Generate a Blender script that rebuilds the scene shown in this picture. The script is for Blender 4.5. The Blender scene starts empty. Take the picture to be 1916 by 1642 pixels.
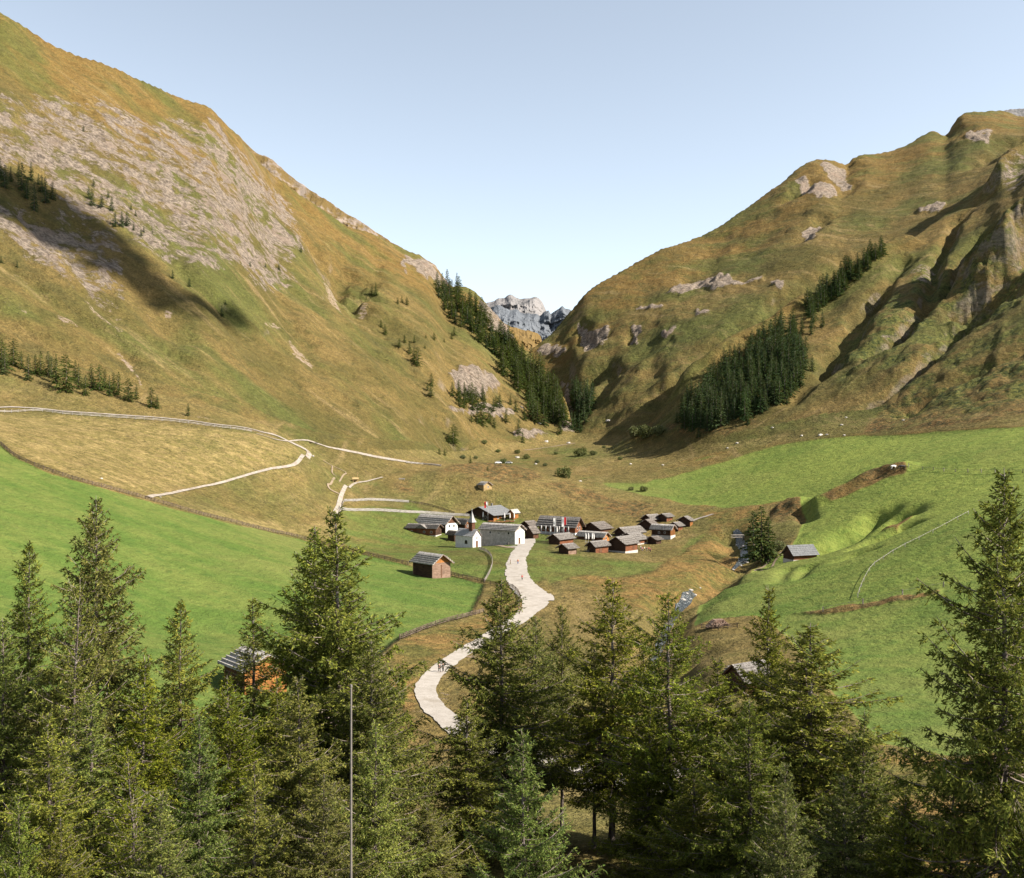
import bpy, bmesh, math, random
import numpy as np
from mathutils import Vector, Matrix
F = 1916.0; CX = 958.0; CY = 821.0          # the lens, in photograph pixels; camera level at the origin, looking along +Y
scene = bpy.context.scene
COL = scene.collection
R = math.radians
rng = np.random.default_rng(7)
random.seed(7)

def tag(o, label=None, cat=None, group=None, kind=None):
    if label: o['label'] = label
    if cat: o['category'] = cat
    if group: o['group'] = group
    if kind: o['kind'] = kind
    return o

def mesh_np(name, v, f4=None, f3=None, smooth=False):
    """mesh from numpy arrays: quads and/or triangles"""
    me = bpy.data.meshes.new(name)
    v = np.asarray(v, np.float32)
    loops = []; starts = []; n = 0
    if f4 is not None and len(f4):
        f4 = np.asarray(f4, np.int32); loops.append(f4.ravel()); starts.append(np.arange(len(f4))*4); n = f4.size
    if f3 is not None and len(f3):
        f3 = np.asarray(f3, np.int32); loops.append(f3.ravel()); starts.append(n+np.arange(len(f3))*3)
    loops = np.concatenate(loops).astype(np.int32); starts = np.concatenate(starts).astype(np.int32)
    me.vertices.add(len(v)); me.vertices.foreach_set('co', v.ravel())
    me.loops.add(len(loops)); me.loops.foreach_set('vertex_index', loops)
    me.polygons.add(len(starts)); me.polygons.foreach_set('loop_start', starts)
    if smooth: me.polygons.foreach_set('use_smooth', np.ones(len(starts), bool))
    me.update(calc_edges=True)
    return me

def link(name, me, mat=None, parent=None):
    o = bpy.data.objects.new(name, me); COL.objects.link(o)
    if mat is not None:
        for m in (mat if isinstance(mat, (list, tuple)) else [mat]): me.materials.append(m)
    if parent is not None: o.parent = parent
    return o

# ---------------------------------------------------------------- noise
def _hash(ix, iy, iz, seed):
    h = (ix*374761393 + iy*668265263 + iz*2147483647 + seed*1274126177) & 0xffffffff
    h = ((h ^ (h >> 13))*1274126177) & 0xffffffff
    h = ((h ^ (h >> 16))*2246822519) & 0xffffffff
    return ((h ^ (h >> 15)) & 0xffff).astype(np.float32)/32767.5 - 1
def vnoise(x, y, seed=0):
    ix = np.floor(x).astype(np.int64); iy = np.floor(y).astype(np.int64)
    fx = (x-ix).astype(np.float32); fy = (y-iy).astype(np.float32)
    fx = fx*fx*fx*(fx*(fx*6-15)+10); fy = fy*fy*fy*(fy*(fy*6-15)+10)
    a = _hash(ix, iy, 0, seed); b = _hash(ix+1, iy, 0, seed); c = _hash(ix, iy+1, 0, seed); d = _hash(ix+1, iy+1, 0, seed)
    return (a*(1-fx)+b*fx)*(1-fy) + (c*(1-fx)+d*fx)*fy
def fbm(x, y, n=4, seed=0, gain=.5):
    s = 0; a = 1.0; t = 0
    for k in range(n):
        s = s + a*vnoise(x*2**k+17.3*k, y*2**k-9.1*k, seed+k); t += a; a *= gain
    return s/t
def ridged(x, y, n=4, seed=0):
    s = 0; a = 1.0; t = 0
    for k in range(n):
        s = s + a*(1-2*np.abs(vnoise(x*2**k+7.7*k, y*2**k+3.1*k, seed+k))); t += a; a *= .5
    return s/t
def sstep(a, b, x):
    t = np.clip((x-a)/(b-a), 0, 1); return t*t*(3-2*t)
def curve(keys, u):
    k = np.array(keys, float); x = k[:, 0]
    out = []
    for j in range(1, k.shape[1]):
        y = k[:, j]
        m = np.gradient(y, x)                      # cubic Hermite, slopes limited so that it never overshoots
        d = np.diff(y)/np.diff(x)
        for i in range(len(m)):
            lo = d[max(i-1, 0)]; hi = d[min(i, len(d)-1)]
            m[i] = 0 if lo*hi <= 0 else np.sign(lo)*min(abs(m[i]), 2*abs(lo), 2*abs(hi))
        i = np.clip(np.searchsorted(x, u)-1, 0, len(x)-2)
        h = x[i+1]-x[i]; t = np.clip((u-x[i])/h, 0, 1)
        out.append((2*t**3-3*t**2+1)*y[i]+(t**3-2*t**2+t)*h*m[i]+(-2*t**3+3*t**2)*y[i+1]+(t**3-t**2)*h*m[i+1])
    return out

# ---------------------------------------------------------------- the terrain, on a grid of bearings and distances
ucol = np.concatenate([np.arange(-900, -60, 14.), np.arange(-60, 1977, 2.8), np.arange(1980, 2830, 14.)])
drow = np.exp(np.linspace(math.log(18), math.log(1800), 1120))
NU, ND = len(ucol), len(drow)
U, D = np.meshgrid(ucol, drow, indexing='ij')
tanb = (U-CX)/F
X = tanb*D; Y = D

GP = [  # valley floor: (photo x, photo y, distance)
 (850,1635,68),(0,1640,68),(1900,1640,68),(400,1640,68),(1400,1640,68),(1100,1450,112),(830,1300,160),(826,1250,182),(1000,1130,270),(977,1080,300),
 (968,1040,340),(985,1015,388),(880,1022,402),(945,1017,412),(920,972,470),(1240,1005,432),(805,1078,310),(600,1200,192),
 (400,1200,200),(280,930,310),(0,830,300),(560,1005,360),(0,1000,215),(0,1200,150),(400,1050,255),(700,1100,262),(650,1040,320),
 (285,928,312),(580,850,450),(460,800,470),(0,762,400),(300,780,440),(640,950,430),(635,910,470),(820,872,560),(150,820,360),(350,850,390),
 (740,960,440),(860,880,545),(1000,892,540),(1150,928,520),(1280,945,495),(908,916,500),(1040,985,450),(1180,975,455),
 (950,866,650),(1000,852,700),(1070,826,790),(1200,852,660),(1100,884,600),(1320,945,480),(1520,822,560),(1916,799,430),(1700,812,500),
 (1916,900,330),(1680,880,405),(1500,962,400),(1505,1047,330),(1600,1000,335),(1800,962,290),(1700,1100,230),(1300,1140,262),(1480,1160,232),
 (1600,1250,172),(1750,1380,120),(1700,1300,150),(1390,1260,168),(1380,1045,345),(1290,1108,285),(1050,1060,330),(1180,1060,330),(1250,1035,375),
 (1340,970,440),(1120,1020,400),(1000,1300,165),(1200,1350,140),(1300,1450,112),(500,1350,140),(200,1400,122)]
P = [((px-CX)/F*d, d, (CY-py)/F*d) for px, py, d in GP]
P += [(-30,18,-22),(30,18,-22),(0,40,-26),(-50,42,-27),(50,42,-27),(-150,90,-22),(160,110,-24),(-200,200,0),(230,240,2),(300,330,14),
      (-260,420,40),(330,450,20),(0,1000,-2),(0,1700,-10),(-600,1000,-2),(700,1000,0),(-800,1800,-10),(900,1800,-10),(-300,60,0),(300,60,0)]
P = np.array(P)
def tps_fit(P, lam=2.0):
    S = 100.; p = P[:, :2]/S; n = len(p)
    r2 = ((p[:, None]-p[None])**2).sum(-1)
    K = np.where(r2 > 0, r2*np.log(np.sqrt(r2)+1e-12), 0) + lam*1e-2*np.eye(n)
    A = np.zeros((n+3, n+3)); A[:n, :n] = K; A[:n, n] = 1; A[:n, n+1:] = p; A[n, :n] = 1; A[n+1:, :n] = p.T
    w = np.linalg.solve(A, np.concatenate([P[:, 2], np.zeros(3)]))
    return p, w, S
def tps_eval(fit, x, y):
    p, w, S = fit; x = x/S; y = y/S
    z = w[-3]+w[-2]*x+w[-1]*y
    for i in range(len(p)):
        r2 = (x-p[i, 0])**2+(y-p[i, 1])**2
        z = z + w[i]*.5*r2*np.log(r2+1e-9)
    return z
G = np.minimum(tps_eval(tps_fit(P), X, np.minimum(Y, 1500.)), 60)

def layer(foot, ridge, p=1.12, back=.8, ext=.55, smooth=5):
    """a mountainside: foot and ridge curves (photo x, photo y, distance) joined by a slope, falling away behind the ridge"""
    yf, df = curve(foot, ucol); yr, dr = curve(ridge, ucol)
    k = np.ones(smooth)/smooth
    yr = np.convolve(np.pad(yr, smooth//2, 'edge'), k, 'valid')
    zf = (CY-yf)/F*df; zr = (CY-yr)/F*dr
    zf, zr, df, dr = (a[:, None] for a in (zf, zr, df, dr))
    t = (D-df)/(dr-df)
    pw = p if np.isscalar(p) else p[:, None]
    z = zf+(zr-zf)*np.clip(t, 0, 1)**pw
    z = np.where(t < 0, zf+(D-df)*ext, z)
    z = np.where(t > 1, zr-(D-dr)*back, z)
    return z, t
RIDGE_L = [(-900,-420,950),(-400,-190,860),(0,20,850),(60,57,860),(120,92,870),(200,122,890),(270,154,910),(330,180,930),(400,208,950),(412,222,955),(440,250,960),
  (480,292,980),(520,330,1000),(560,362,1010),(600,392,1030),(640,418,1045),(700,440,1065),(760,468,1090),(805,490,1105),(825,515,1110),(836,530,1105),(870,536,1095),
  (900,556,1085),(925,585,1060),(950,610,1040),(985,648,1000),(1005,676,960),(1030,712,920),(1052,736,880),(1064,765,850),(1072,800,825),(1085,840,810),(1130,900,800),(2830,1400,800)]
FOOT_L = [(-900,720,330),(0,738,418),(300,772,455),(600,824,520),(800,856,600),(900,856,690),(1000,838,760),(1075,824,800),(1130,905,795),(2830,1500,795)]
ZL, TL = layer(FOOT_L, RIDGE_L, p=curve([(-900,1.12),(500,1.12),(800,.95),(1000,.9),(2830,.9)], ucol)[0])
RIDGE_1 = [(-900,1500,900),(900,900,950),(940,760,1000),(985,662,1060),(1010,640,1080),(1045,606,1100),(1062,586,1110),(1080,566,1120),(1098,545,1130),(1115,532,1140),(1160,507,1160),
  (1200,488,1180),(1240,466,1200),(1290,447,1230),(1330,430,1250),(1370,405,1270),(1405,382,1290),(1440,356,1310),(1480,325,1330),(1510,305,1345),(1530,298,1350),(1558,297,1360),
  (1572,302,1365),(1600,293,1380),(1660,284,1410),(1700,268,1430),(1728,249,1450),(1745,243,1455),(1768,241,1460),(1780,230,1465),(1798,214,1475),(1810,208,1480),(1850,204,1490),(1880,208,1500),(1916,216,1510),(2100,215,1560),(2830,150,1650)]
FOOT_1 = [(-900,1600,880),(900,930,880),(985,850,880),(1060,832,840),(1080,822,810),(1130,815,785),(1210,800,748),(1250,762,752),(1300,715,770),(1350,675,790),(1400,642,812),(1500,582,852),(1600,522,885),(1700,462,928),(1800,400,968),(1916,300,1020),(2830,-100,1220)]
Z1, T1 = layer(FOOT_1, RIDGE_1, p=1.0)
RIDGE_2 = [(-900,1500,700),(1100,880,700),(1180,816,715),(1212,797,722),(1250,752,735),(1290,706,748),(1340,664,765),(1400,628,790),(1450,600,808),(1500,566,825),(1550,548,840),(1600,505,855),
  (1650,470,875),(1700,446,900),(1740,420,925),(1770,400,940),(1795,382,950),(1825,362,965),(1850,340,975),(1875,312,985),(1895,296,995),(1920,276,1000),(2000,220,1040),(2200,60,1090),(2830,-200,1200)]
FOOT_2 = [(-900,1600,690),(1100,930,690),(1180,822,700),(1240,812,675),(1300,808,645),(1500,808,580),(1620,810,545),(1760,800,490),(1916,786,452),(2830,720,400)]
Z2, T2 = layer(FOOT_2, RIDGE_2, p=1.08, back=.75)

def smax(a, b, k):
    h = np.clip(.5+.5*(a-b)/k, 0, 1); return b+(a-b)*h+k*h*(1-h)
H = G.copy()
for z, k in ((ZL, 14.), (Z1, 14.), (Z2, 14.)): H = smax(H, z, k)
stack = np.stack([G+3, ZL, Z1, Z2]); LAY = stack.argmax(0)
wL = sstep(-4, 22, ZL-np.maximum(np.maximum(G, Z1), Z2)); w1 = sstep(-4, 22, Z1-np.maximum(np.maximum(G, ZL), Z2)); w2 = sstep(-4, 22, Z2-np.maximum(np.maximum(G, ZL), Z1))
hill = np.clip(wL+w1+w2, 0, 1)
PX0 = U; PY0 = CY-H/D*F                      # where each ground point lies in the photograph, before relief

def inpoly(px, py, poly):
    q = np.array(poly, float); x0, y0 = q.min(0); x1, y1 = q.max(0)
    out = np.zeros(px.shape, bool)
    m = (px > x0) & (px < x1) & (py > y0) & (py < y1)
    if not m.any(): return out
    x = px[m]; y = py[m]; c = np.zeros(x.shape, bool)
    for i in range(len(q)):
        (ax, ay), (bx, by) = q[i-1], q[i]
        if ay == by: continue
        c ^= ((ay > y) != (by > y)) & (x < (bx-ax)*(y-ay)/(by-ay)+ax)
    out[m] = c
    return out
# jitter for ragged edges, in metres of ground -> pixels
jx = fbm(X/23, Y/23, 4, 11); jy = fbm(X/23, Y/23, 4, 31)
def zone(polys, layers=None, jit=10, soft=0, pat=None):
    m = np.zeros(H.shape, np.float32)
    for poly in polys:
        m = np.maximum(m, inpoly(PX0+jx*jit, PY0+jy*jit, poly))
    if layers is not None: m = m*np.isin(LAY, layers)
    for _ in range(soft):
        m[1:-1] = (m[:-2]+m[1:-1]*2+m[2:])/4; m[:, 1:-1] = (m[:, :-2]+m[:, 1:-1]*2+m[:, 2:])/4
    return m

green = zone([
  [(-400,800),(0,832),(30,857),(80,879),(140,899),(200,915),(280,938),(350,958),(420,975),(490,992),(560,1007),(620,1024),(690,1041),(765,1058),(842,1077),(905,1092),(900,1110),(880,1150),(800,1173),(745,1196),(700,1230),(560,1330),(300,1420),(-400,1440)]], [0], 4, 3)
green = np.maximum(green, zone([
  [(1080,893),(1200,880),(1330,850),(1480,826),(1560,818),(1700,812),(1830,802),(2600,770),(2600,1500),(1800,1420),(1650,1390),(1560,1300),(1480,1200),(1420,1150),(1300,1160),(1310,1115),(1370,1085),(1420,1050),(1470,1030),(1500,985),(1510,960),(1470,935),(1420,946),(1300,948),(1180,920)]], [0, 3], 5, 3))
vill = zone([[(645,945),(770,940),(850,960),(980,970),(1030,1000),(1030,1060),(1000,1090),(920,1090),(905,1085),(842,1072),(765,1050),(690,1035),(640,1020),(630,980)],
             [(1005,1030),(1250,1050),(1280,1020),(1330,990),(1330,1010),(1260,1060),(1200,1085),(1100,1085),(1020,1090)]], [0], 14, 8)
vill2 = zone([[(560,880),(700,885),(760,905),(680,920),(600,940)],[(1000,840),(1080,830),(1110,850),(1060,880),(900,860)]], [0], 14, 8)
green = np.maximum(green, np.maximum(vill*.54, vill2*.34))
green *= 1-.9*zone([[(1250,868),(1400,838),(1490,824),(1330,870),(1210,905),(1100,905),(1090,893)]], [0, 3], 6, 6)
strawm = zone([[(-300,760),(0,770),(300,790),(470,808),(560,835),(570,850),(540,866),(290,926),(430,972),(620,1018),(640,960),(560,985),(300,935),(200,910),(80,872),(0,825),(-300,790)]], [0], 6, 6)
strawm = np.maximum(strawm, .55*(LAY == 0)*(1-np.clip(green*2, 0, 1))*(.7+.6*fbm(X/35, Y/35, 3, 95)))
rock = zone([[(-300,120),(0,170),(120,195),(230,205),(330,225),(405,232),(470,290),(520,345),(560,400),(585,440),(560,470),(540,490),(555,520),(530,545),(480,540),(430,500),(390,520),(300,470),(230,440),(120,400),(60,330),(0,330),(-300,300)],
             [(-100,330),(60,390),(150,420),(240,470),(230,570),(120,520),(0,460),(-100,440)]], [1], 30, 16)*.56
crag = zone([[(840,690),(880,683),(925,705),(938,722),(905,728),(885,735),(850,712)],[(752,482),(805,490),(825,512),(832,530),(800,520),(765,500),(752,520)],
             [(845,762),(880,765),(935,762),(985,768),(940,776),(870,775),(840,772)],[(1045,775),(1068,790),(1075,826),(1040,824),(1048,800)],
             [(960,800),(1000,795),(1030,812),(990,818)],[(890,560),(930,590),(965,635),(950,640),(905,590)],[(870,745),(940,752),(940,765),(880,760)],[(985,648),(1000,676),(1030,714),(1014,705),(990,672)]], [1], 14, 2)
crag = np.maximum(crag, zone([[(1242,548),(1258,534),(1290,522),(1330,515),(1355,508),(1372,520),(1400,525),(1432,510),(1430,522),(1390,532),(1340,545),(1310,535),(1280,548)],
  [(1085,605),(1105,612),(1140,612),(1130,640),(1100,640),(1088,625)],[(1000,652),(1030,645),(1065,648),(1060,660),(1010,664)],[(1178,612),(1200,615),(1195,640),(1182,632)],[(1190,575),(1238,574),(1236,580),(1192,585)],
  [(1050,700),(1075,735),(1080,760),(1060,745)],[(1225,625),(1280,612),(1250,624)],[(1440,525),(1470,530),(1455,545)],[(1710,388),(1765,382),(1770,388),(1715,394)],
  [(1490,335),(1530,330),(1570,350),(1560,365),(1500,358)],[(1540,300),(1580,305),(1590,340),(1570,345)],[(1800,250),(1860,245),(1850,265),(1820,262)],[(1300,582),(1330,590),(1310,600)],[(1510,410),(1540,400),(1520,440),(1495,437)]], [2, 3], 12, 1))
crag = np.maximum(crag, zone([[(1860,330),(1916,300),(2100,230),(2100,340),(1916,350),(1870,352)],[(1700,510),(1740,480),(1760,490),(1720,525)],[(1870,440),(1916,420),(1960,440),(1900,470)],[(1640,635),(1670,620),(1680,640)],[(1590,565),(1640,550),(1650,565)]], [3], 8, 2)*.42)
scree = zone([[(600,510),(625,520),(640,560),(660,600),(650,600),(625,560)],[(540,620),(560,640),(590,680),(580,690),(550,660)],[(300,565),(318,570),(330,582),(312,590)],[(470,590),(520,605),(530,618),(490,605)],
  [(155,545),(200,580),(240,620),(225,620),(180,590)],[(100,590),(135,600),(150,620),(120,615)],[(205,640),(230,645),(270,715),(262,712)],[(30,575),(60,590),(50,600)],[(660,550),(700,560),(680,572)],
  [(240,780),(480,800),(560,818),(480,806)],[(335,770),(380,778),(420,788),(350,779)]], [1, 0], 7, 1)
scree = np.maximum(scree, zone([[(0,480),(40,510),(120,570),(110,575),(30,525)],[(-50,550),(60,580),(40,590),(-50,565)],[(120,470),(200,540),(240,590),(225,590),(150,530)],[(240,540),(300,600),(290,600),(235,550)],
  [(1120,868),(1135,860),(1260,845),(1300,838),(1240,850)],[(1370,830),(1400,824),(1420,818),(1380,836)]], None, 8, 1)*.6)
heath = zone([[(820,888),(870,872),(950,868),(1000,880),(1020,892),(960,905),(880,898)],[(1240,800),(1300,790),(1390,770),(1420,790),(1350,815),(1260,822)],
  [(735,902),(765,905),(775,925),(745,922)],[(1614,812),(1648,766),(1730,725),(1830,690),(2100,600),(2100,740),(1916,770),(1760,800)],[(1010,905),(1060,900),(1140,930),(1230,950),(1200,970),(1060,930)],
  [(1526,940),(1570,918),(1640,884),(1680,875),(1700,884),(1640,905),(1560,938)],[(1440,955),(1460,940),(1500,938),(1512,958),(1500,972),(1450,972)],
  [(1480,1150),(1560,1140),(1640,1120),(1760,1098),(1760,1106),(1640,1132),(1540,1152)],[(1600,1000),(1640,975),(1700,950),(1740,950),(1680,985)]], None, 8, 2)
# bank below the village, bare and brown
bank = zone([[(1100,1075),(1150,1085),(1230,1065),(1300,1020),(1340,985),(1375,1000),(1385,1040),(1375,1070),(1300,1105),(1240,1130),(1180,1140),(1120,1110),(1050,1085)],
  [(750,1200),(880,1160),(960,1130),(960,1160),(860,1225),(800,1270),(770,1330),(720,1300)],[(1310,952),(1420,948),(1440,960),(1420,985),(1330,985)],
  [(1600,1400),(1750,1420),(2000,1400),(2000,1640),(1500,1640)],[(700,1560),(1000,1560),(1100,1642),(600,1642)]], [0], 10, 4)
dim_low = zone([[(985,668),(1060,600),(1150,600),(1250,590),(1400,560),(1560,500),(1640,470),(1500,600),(1300,720),(1100,830),(1060,760)]], [2], 30, 14)*.42  # lower right mountainside darkened in the colour, standing in for grazing light
shrub = zone([[(1560,600),(1640,560),(1760,480),(1916,410),(2300,330),(2300,520),(1916,590),(1790,640),(1650,700),(1560,720)],[(1640,740),(1740,680),(1860,630),(2300,540),(2300,700),(1916,740),(1700,800),(1620,800)]], [3], 26, 8)*.95
shrub = np.maximum(shrub, dim_low); crag = crag*.82  # shrub mask also carries the darkened lower mountainside

green *= (1-.95*heath)*(1-.9*bank)
# ---------------------------------------------------------------- relief
def polydist(poly_w, x, y):
    q = np.array(poly_w); d = np.full(x.shape, 1e9, np.float32)
    for (ax, ay), (bx, by) in zip(q[:-1], q[1:]):
        dx, dy = bx-ax, by-ay; L2 = dx*dx+dy*dy+1e-9
        t = np.clip(((x-ax)*dx+(y-ay)*dy)/L2, 0, 1)
        d = np.minimum(d, np.hypot(x-ax-t*dx, y-ay-t*dy))
    return d
E = H/D
Emax = np.maximum.accumulate(E, 1)
def loc(px, py, dmin=0):
    """the first point of the ground seen along the ray through this pixel of the photograph"""
    i = np.clip(np.searchsorted(ucol, px)-1, 0, NU-2); a = (px-ucol[i])/(ucol[i+1]-ucol[i])
    e = E[i]*(1-a)+E[i+1]*a
    t = (CY-py)/F
    k = (e >= t) & (drow >= max(dmin, 60))
    if k.any():
        j = int(k.argmax()); j = max(j, 1)
        f = 0 if e[j] == e[j-1] else np.clip((t-e[j-1])/(e[j]-e[j-1]), 0, 1)
        d = drow[j-1]+(drow[j]-drow[j-1])*f
    else:
        m = drow >= max(dmin, 60); j = np.flatnonzero(m)[e[m].argmax()]; d = drow[j]
    x = (px-CX)/F*d
    return Vector((x, d, zat(x, d)))
def zat(x, y):
    u = x/y*F+CX
    i = int(np.clip(np.searchsorted(ucol, u)-1, 0, NU-2)); a = (u-ucol[i])/(ucol[i+1]-ucol[i])
    fj = (math.log(y)-math.log(18))/(math.log(1800)-math.log(18))*(ND-1)
    j = int(np.clip(fj, 0, ND-2)); b = fj-j
    return float((H[i, j]*(1-a)+H[i+1, j]*a)*(1-b)+(H[i, j+1]*(1-a)+H[i+1, j+1]*a)*b)
def carve(pts, depth, width, dmin=0, lays=None):
    """a gully (depth > 0) or rib (depth < 0) along a line of the photograph laid on the ground"""
    global H
    w = [loc(px, py, dmin) for px, py in pts]
    q = np.array([(p.x, p.y) for p in w])
    m = (X > q[:, 0].min()-3*width) & (X < q[:, 0].max()+3*width) & (Y > q[:, 1].min()-3*width) & (Y < q[:, 1].max()+3*width)
    if lays is not None: m &= np.isin(LAY, lays)
    d = polydist(q, X[m]+jx[m]*width*.8, Y[m]+jy[m]*width*.8)
    H[m] -= depth*np.exp(-(d/width)**2)
for pts, dp, w in [([(2000,400),(1950,430),(1905,462),(1870,500)],-44,18),([(1985,250),(1930,282),(1890,318),(1868,345)],-18,10),([(1285,714),(1340,668),(1400,634),(1500,572),(1600,512),(1690,454)],-8,9)]: carve(pts, dp, w, 300, [3])
for pts, dp, w in [([(1262,735),(1300,692),(1350,652),(1400,612),(1450,578),(1500,545),(1550,510),(1600,480)],12,16)]: carve(pts, dp, w, 300, [2])
# gullies of the right mountainside, and of the left one
for pts, dp, w in [([(1800,400),(1775,440),(1758,470),(1740,520),(1729,556)],11,6.5),([(1850,430),(1801,483),(1770,530),(1700,600),(1646,655)],15,7.5),([(1960,520),(1855,570),(1785,628),(1720,690),(1639,745)],14,6.5),
   ([(1960,440),(1890,500),(1840,550),(1800,600)],26,17),([(1640,540),(1600,590),(1570,640),(1545,690)],9,7),([(1700,480),(1650,530),(1610,600),(1590,650)],7,6),
   ([(1960,640),(1830,690),(1700,760),(1612,815)],8,8),([(1540,690),(1510,720),(1490,745)],7,9)]:
    carve(pts, dp, w, 300, [3])
for pts, dp, w in [([(1545,398),(1520,420),(1495,445)],10,12),([(1520,330),(1500,350),(1485,362)],14,18),([(1590,300),(1575,330),(1580,360)],8,14),([(1770,240),(1790,245),(1800,250)],8,14),
   ([(1120,690),(1095,715),(1080,740),(1072,790)],14,14),([(1150,690),(1120,735),(1105,750)],9,8),([(1090,600),(1100,625),(1110,640)],9,8),([(1180,618),(1185,635)],6,6),([(1330,680),(1280,700),(1240,745)],2,12),
   ([(1260,640),(1200,665),(1160,690)],2,12),([(1300,655),(1250,690),(1210,700)],2,12),([(1480,400),(1440,430),(1400,470)],5,25),([(1360,440),(1330,480),(1310,520)],4,20),
   ([(1900,260),(1860,280),(1840,300)],12,18)]:
    carve(pts, dp, w, 300, [2])
for pts, dp, w in [([(640,500),(655,540),(690,600),(740,680),(800,760),(840,810)],11,24),([(540,360),(560,420),(600,480),(640,520)],8,22),([(500,420),(530,500),(545,540)],8,18),([(700,470),(695,520)],5,10),([(660,480),(640,520),(660,560)],5,10),
   ([(0,480),(100,560),(200,640),(270,715)],4,10),([(60,400),(150,500),(240,590),(300,650)],7,14),([(150,430),(230,520),(330,620)],6,12),([(300,480),(400,560),(440,610)],5,10),([(520,560),(560,630),(590,690)],4,9),
   ([(1000,700),(960,690),(930,680)],5,9),([(900,610),(960,660),(1000,720),(1010,770)],7,12),([(840,730),(900,735),(940,735)],5,8)]:
    carve(pts, dp, w, 300, [1])
# right meadow: hollows and cut banks; stream bed
def wid(pts): return np.array([(lambda p: (p.x, p.y))(loc(px, py)) for px, py in pts])
def bankcut(pts, depth, width):
    carve(pts, depth, width, 150, [0])
for pts, dp, w in [([(1535,1024),(1580,1000),(1610,980),(1650,955)],6.5,6),([(1590,1010),(1640,985),(1700,955)],6,5.5),([(1622,1016),(1660,998),(1700,980)],4.5,4.2),([(1410,1062),(1440,1050),(1470,1045)],1.6,3.2),([(1455,1085),(1468,1065),(1478,1060)],1.5,2.4),
   ([(1485,1080),(1500,1068),(1510,1058)],1.8,2.6),([(1576,1046),(1600,1035),(1620,1030)],1.5,3),([(1507,950),(1514,970)],3.5,3.2),([(1440,965),(1450,950)],2,3),([(1362,1043),(1340,1030),(1330,1024)],3,3),
   ([(1535,940),(1580,920),(1640,890),(1690,878)],-3.2,4.5),([(1450,956),(1475,944),(1500,942)],-3.,5)]:
    bankcut(pts, dp, w)
STREAM = [(1376,992),(1384,1012),(1392,1032),(1390,1050),(1372,1066),(1345,1080),(1318,1096),(1298,1110),(1284,1124),(1268,1145),(1250,1175),(1235,1210),(1215,1260),(1200,1310)]
carve(STREAM, 5.5, 7, 100, [0])
for pts, dp, w in [([(1400,1003),(1412,1030),(1410,1052),(1385,1074),(1340,1096),(1312,1112)],-1.6,4)]: carve(pts, dp, w, 100, [0])
carve([(840,895),(900,878),(980,885)], -3, 16, 400, [0])

# trodden verges along the roads
ROADS = [([(986,1008),(983,1018),(974,1032),(967,1048),(966,1066),(971,1084),(984,1100),(996,1114),(1000,1128),(990,1143),(968,1160),(930,1182),(885,1210),(845,1236),(812,1262),(797,1290),(806,1318),(838,1345),(890,1378),(960,1408),(1040,1432),(1110,1450),(1190,1462)], 2.2, 6.0, .62),
  ([(628,962),(634,948),(638,930),(644,915),(660,907),(690,900)], .8, 3.2, .6), ([(240,778),(420,796),(470,803),(510,813),(540,826),(566,838),(578,847),(576,856),(560,862),(500,879),(430,899),(360,915),(300,927)], .6, 2.6, .5)]
for pts, r0, r1, k in ROADS:
    w = [loc(*q) for q in pts]; q = np.array([(p.x, p.y) for p in w])
    m = (X > q[:, 0].min()-12) & (X < q[:, 0].max()+12) & (Y > q[:, 1].min()-12) & (Y < q[:, 1].max()+12)
    d = polydist(q, X[m], Y[m]); scree[m] = np.maximum(scree[m], k*(1-sstep(r0, r1, d+1.2*jx[m])))
fg = np.clip((D-120)/200, .12, 1)             # the near ground is smoother
rel = 2.2*fbm(X/130, Y/130, 3, 3)*hill + .42*fbm(X/4.6, Y/4.6, 3, 8)*hill*fg + 2.2*fbm(X/38, Y/38, 3, 5)*(.22+.78*hill)*fg + 1.0*fbm(X/10, Y/10, 4, 6)*(.16+.84*hill)*fg
rel = rel*(1-.75*green)
# ribs that run down the fall line
aL = (X*.36+Y*.93); bL = (-X*.93+Y*.36); a2 = (-X*.48+Y*.88); b2 = (X*.88+Y*.48); a1 = (X*.86+Y*.5); b1 = (-X*.5+Y*.86)
ribs = 3.2*ridged(aL/70+.4*jx, bL/260, 4, 41)*wL + 3.6*ridged(a2/75+.4*jx, b2/330, 4, 43)*w2 + 2.2*ridged(a1/90+.4*jx, b1/240, 4, 47)*w1
edge = np.ones_like(H)
for T, w in ((TL, wL), (T1, w1), (T2, w2)): edge = np.where(w > .5, np.clip((1.0-T)*7, .1, 1), edge)
rk = np.clip(rock+crag, 0, 1)
rock_rel = (5.5*fbm(aL/34, bL/60, 5, 51, .6)+3.2*np.abs(fbm(aL/12, bL/26, 4, 57, .6))*2)*rock + (4.5*ridged(X/11, Y/11, 5, 53)+1.2)*crag
hum = 2.4*np.clip(fbm(X/26, Y/26, 2, 71), 0, 1)*zone([[(1080,700),(1150,660),(1300,640),(1380,660),(1290,740),(1210,790),(1110,800)]], [2], 10, 6)*2.2
H += (rel+ribs*edge+rock_rel*np.clip(edge*2, .3, 1)+hum) + shrub*1.5*fbm(X/6, Y/6, 3, 77) + heath*.8*fbm(X/5, Y/5, 2, 78)
E = H/D
PX0 = U; PY0 = CY-E*F
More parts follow.
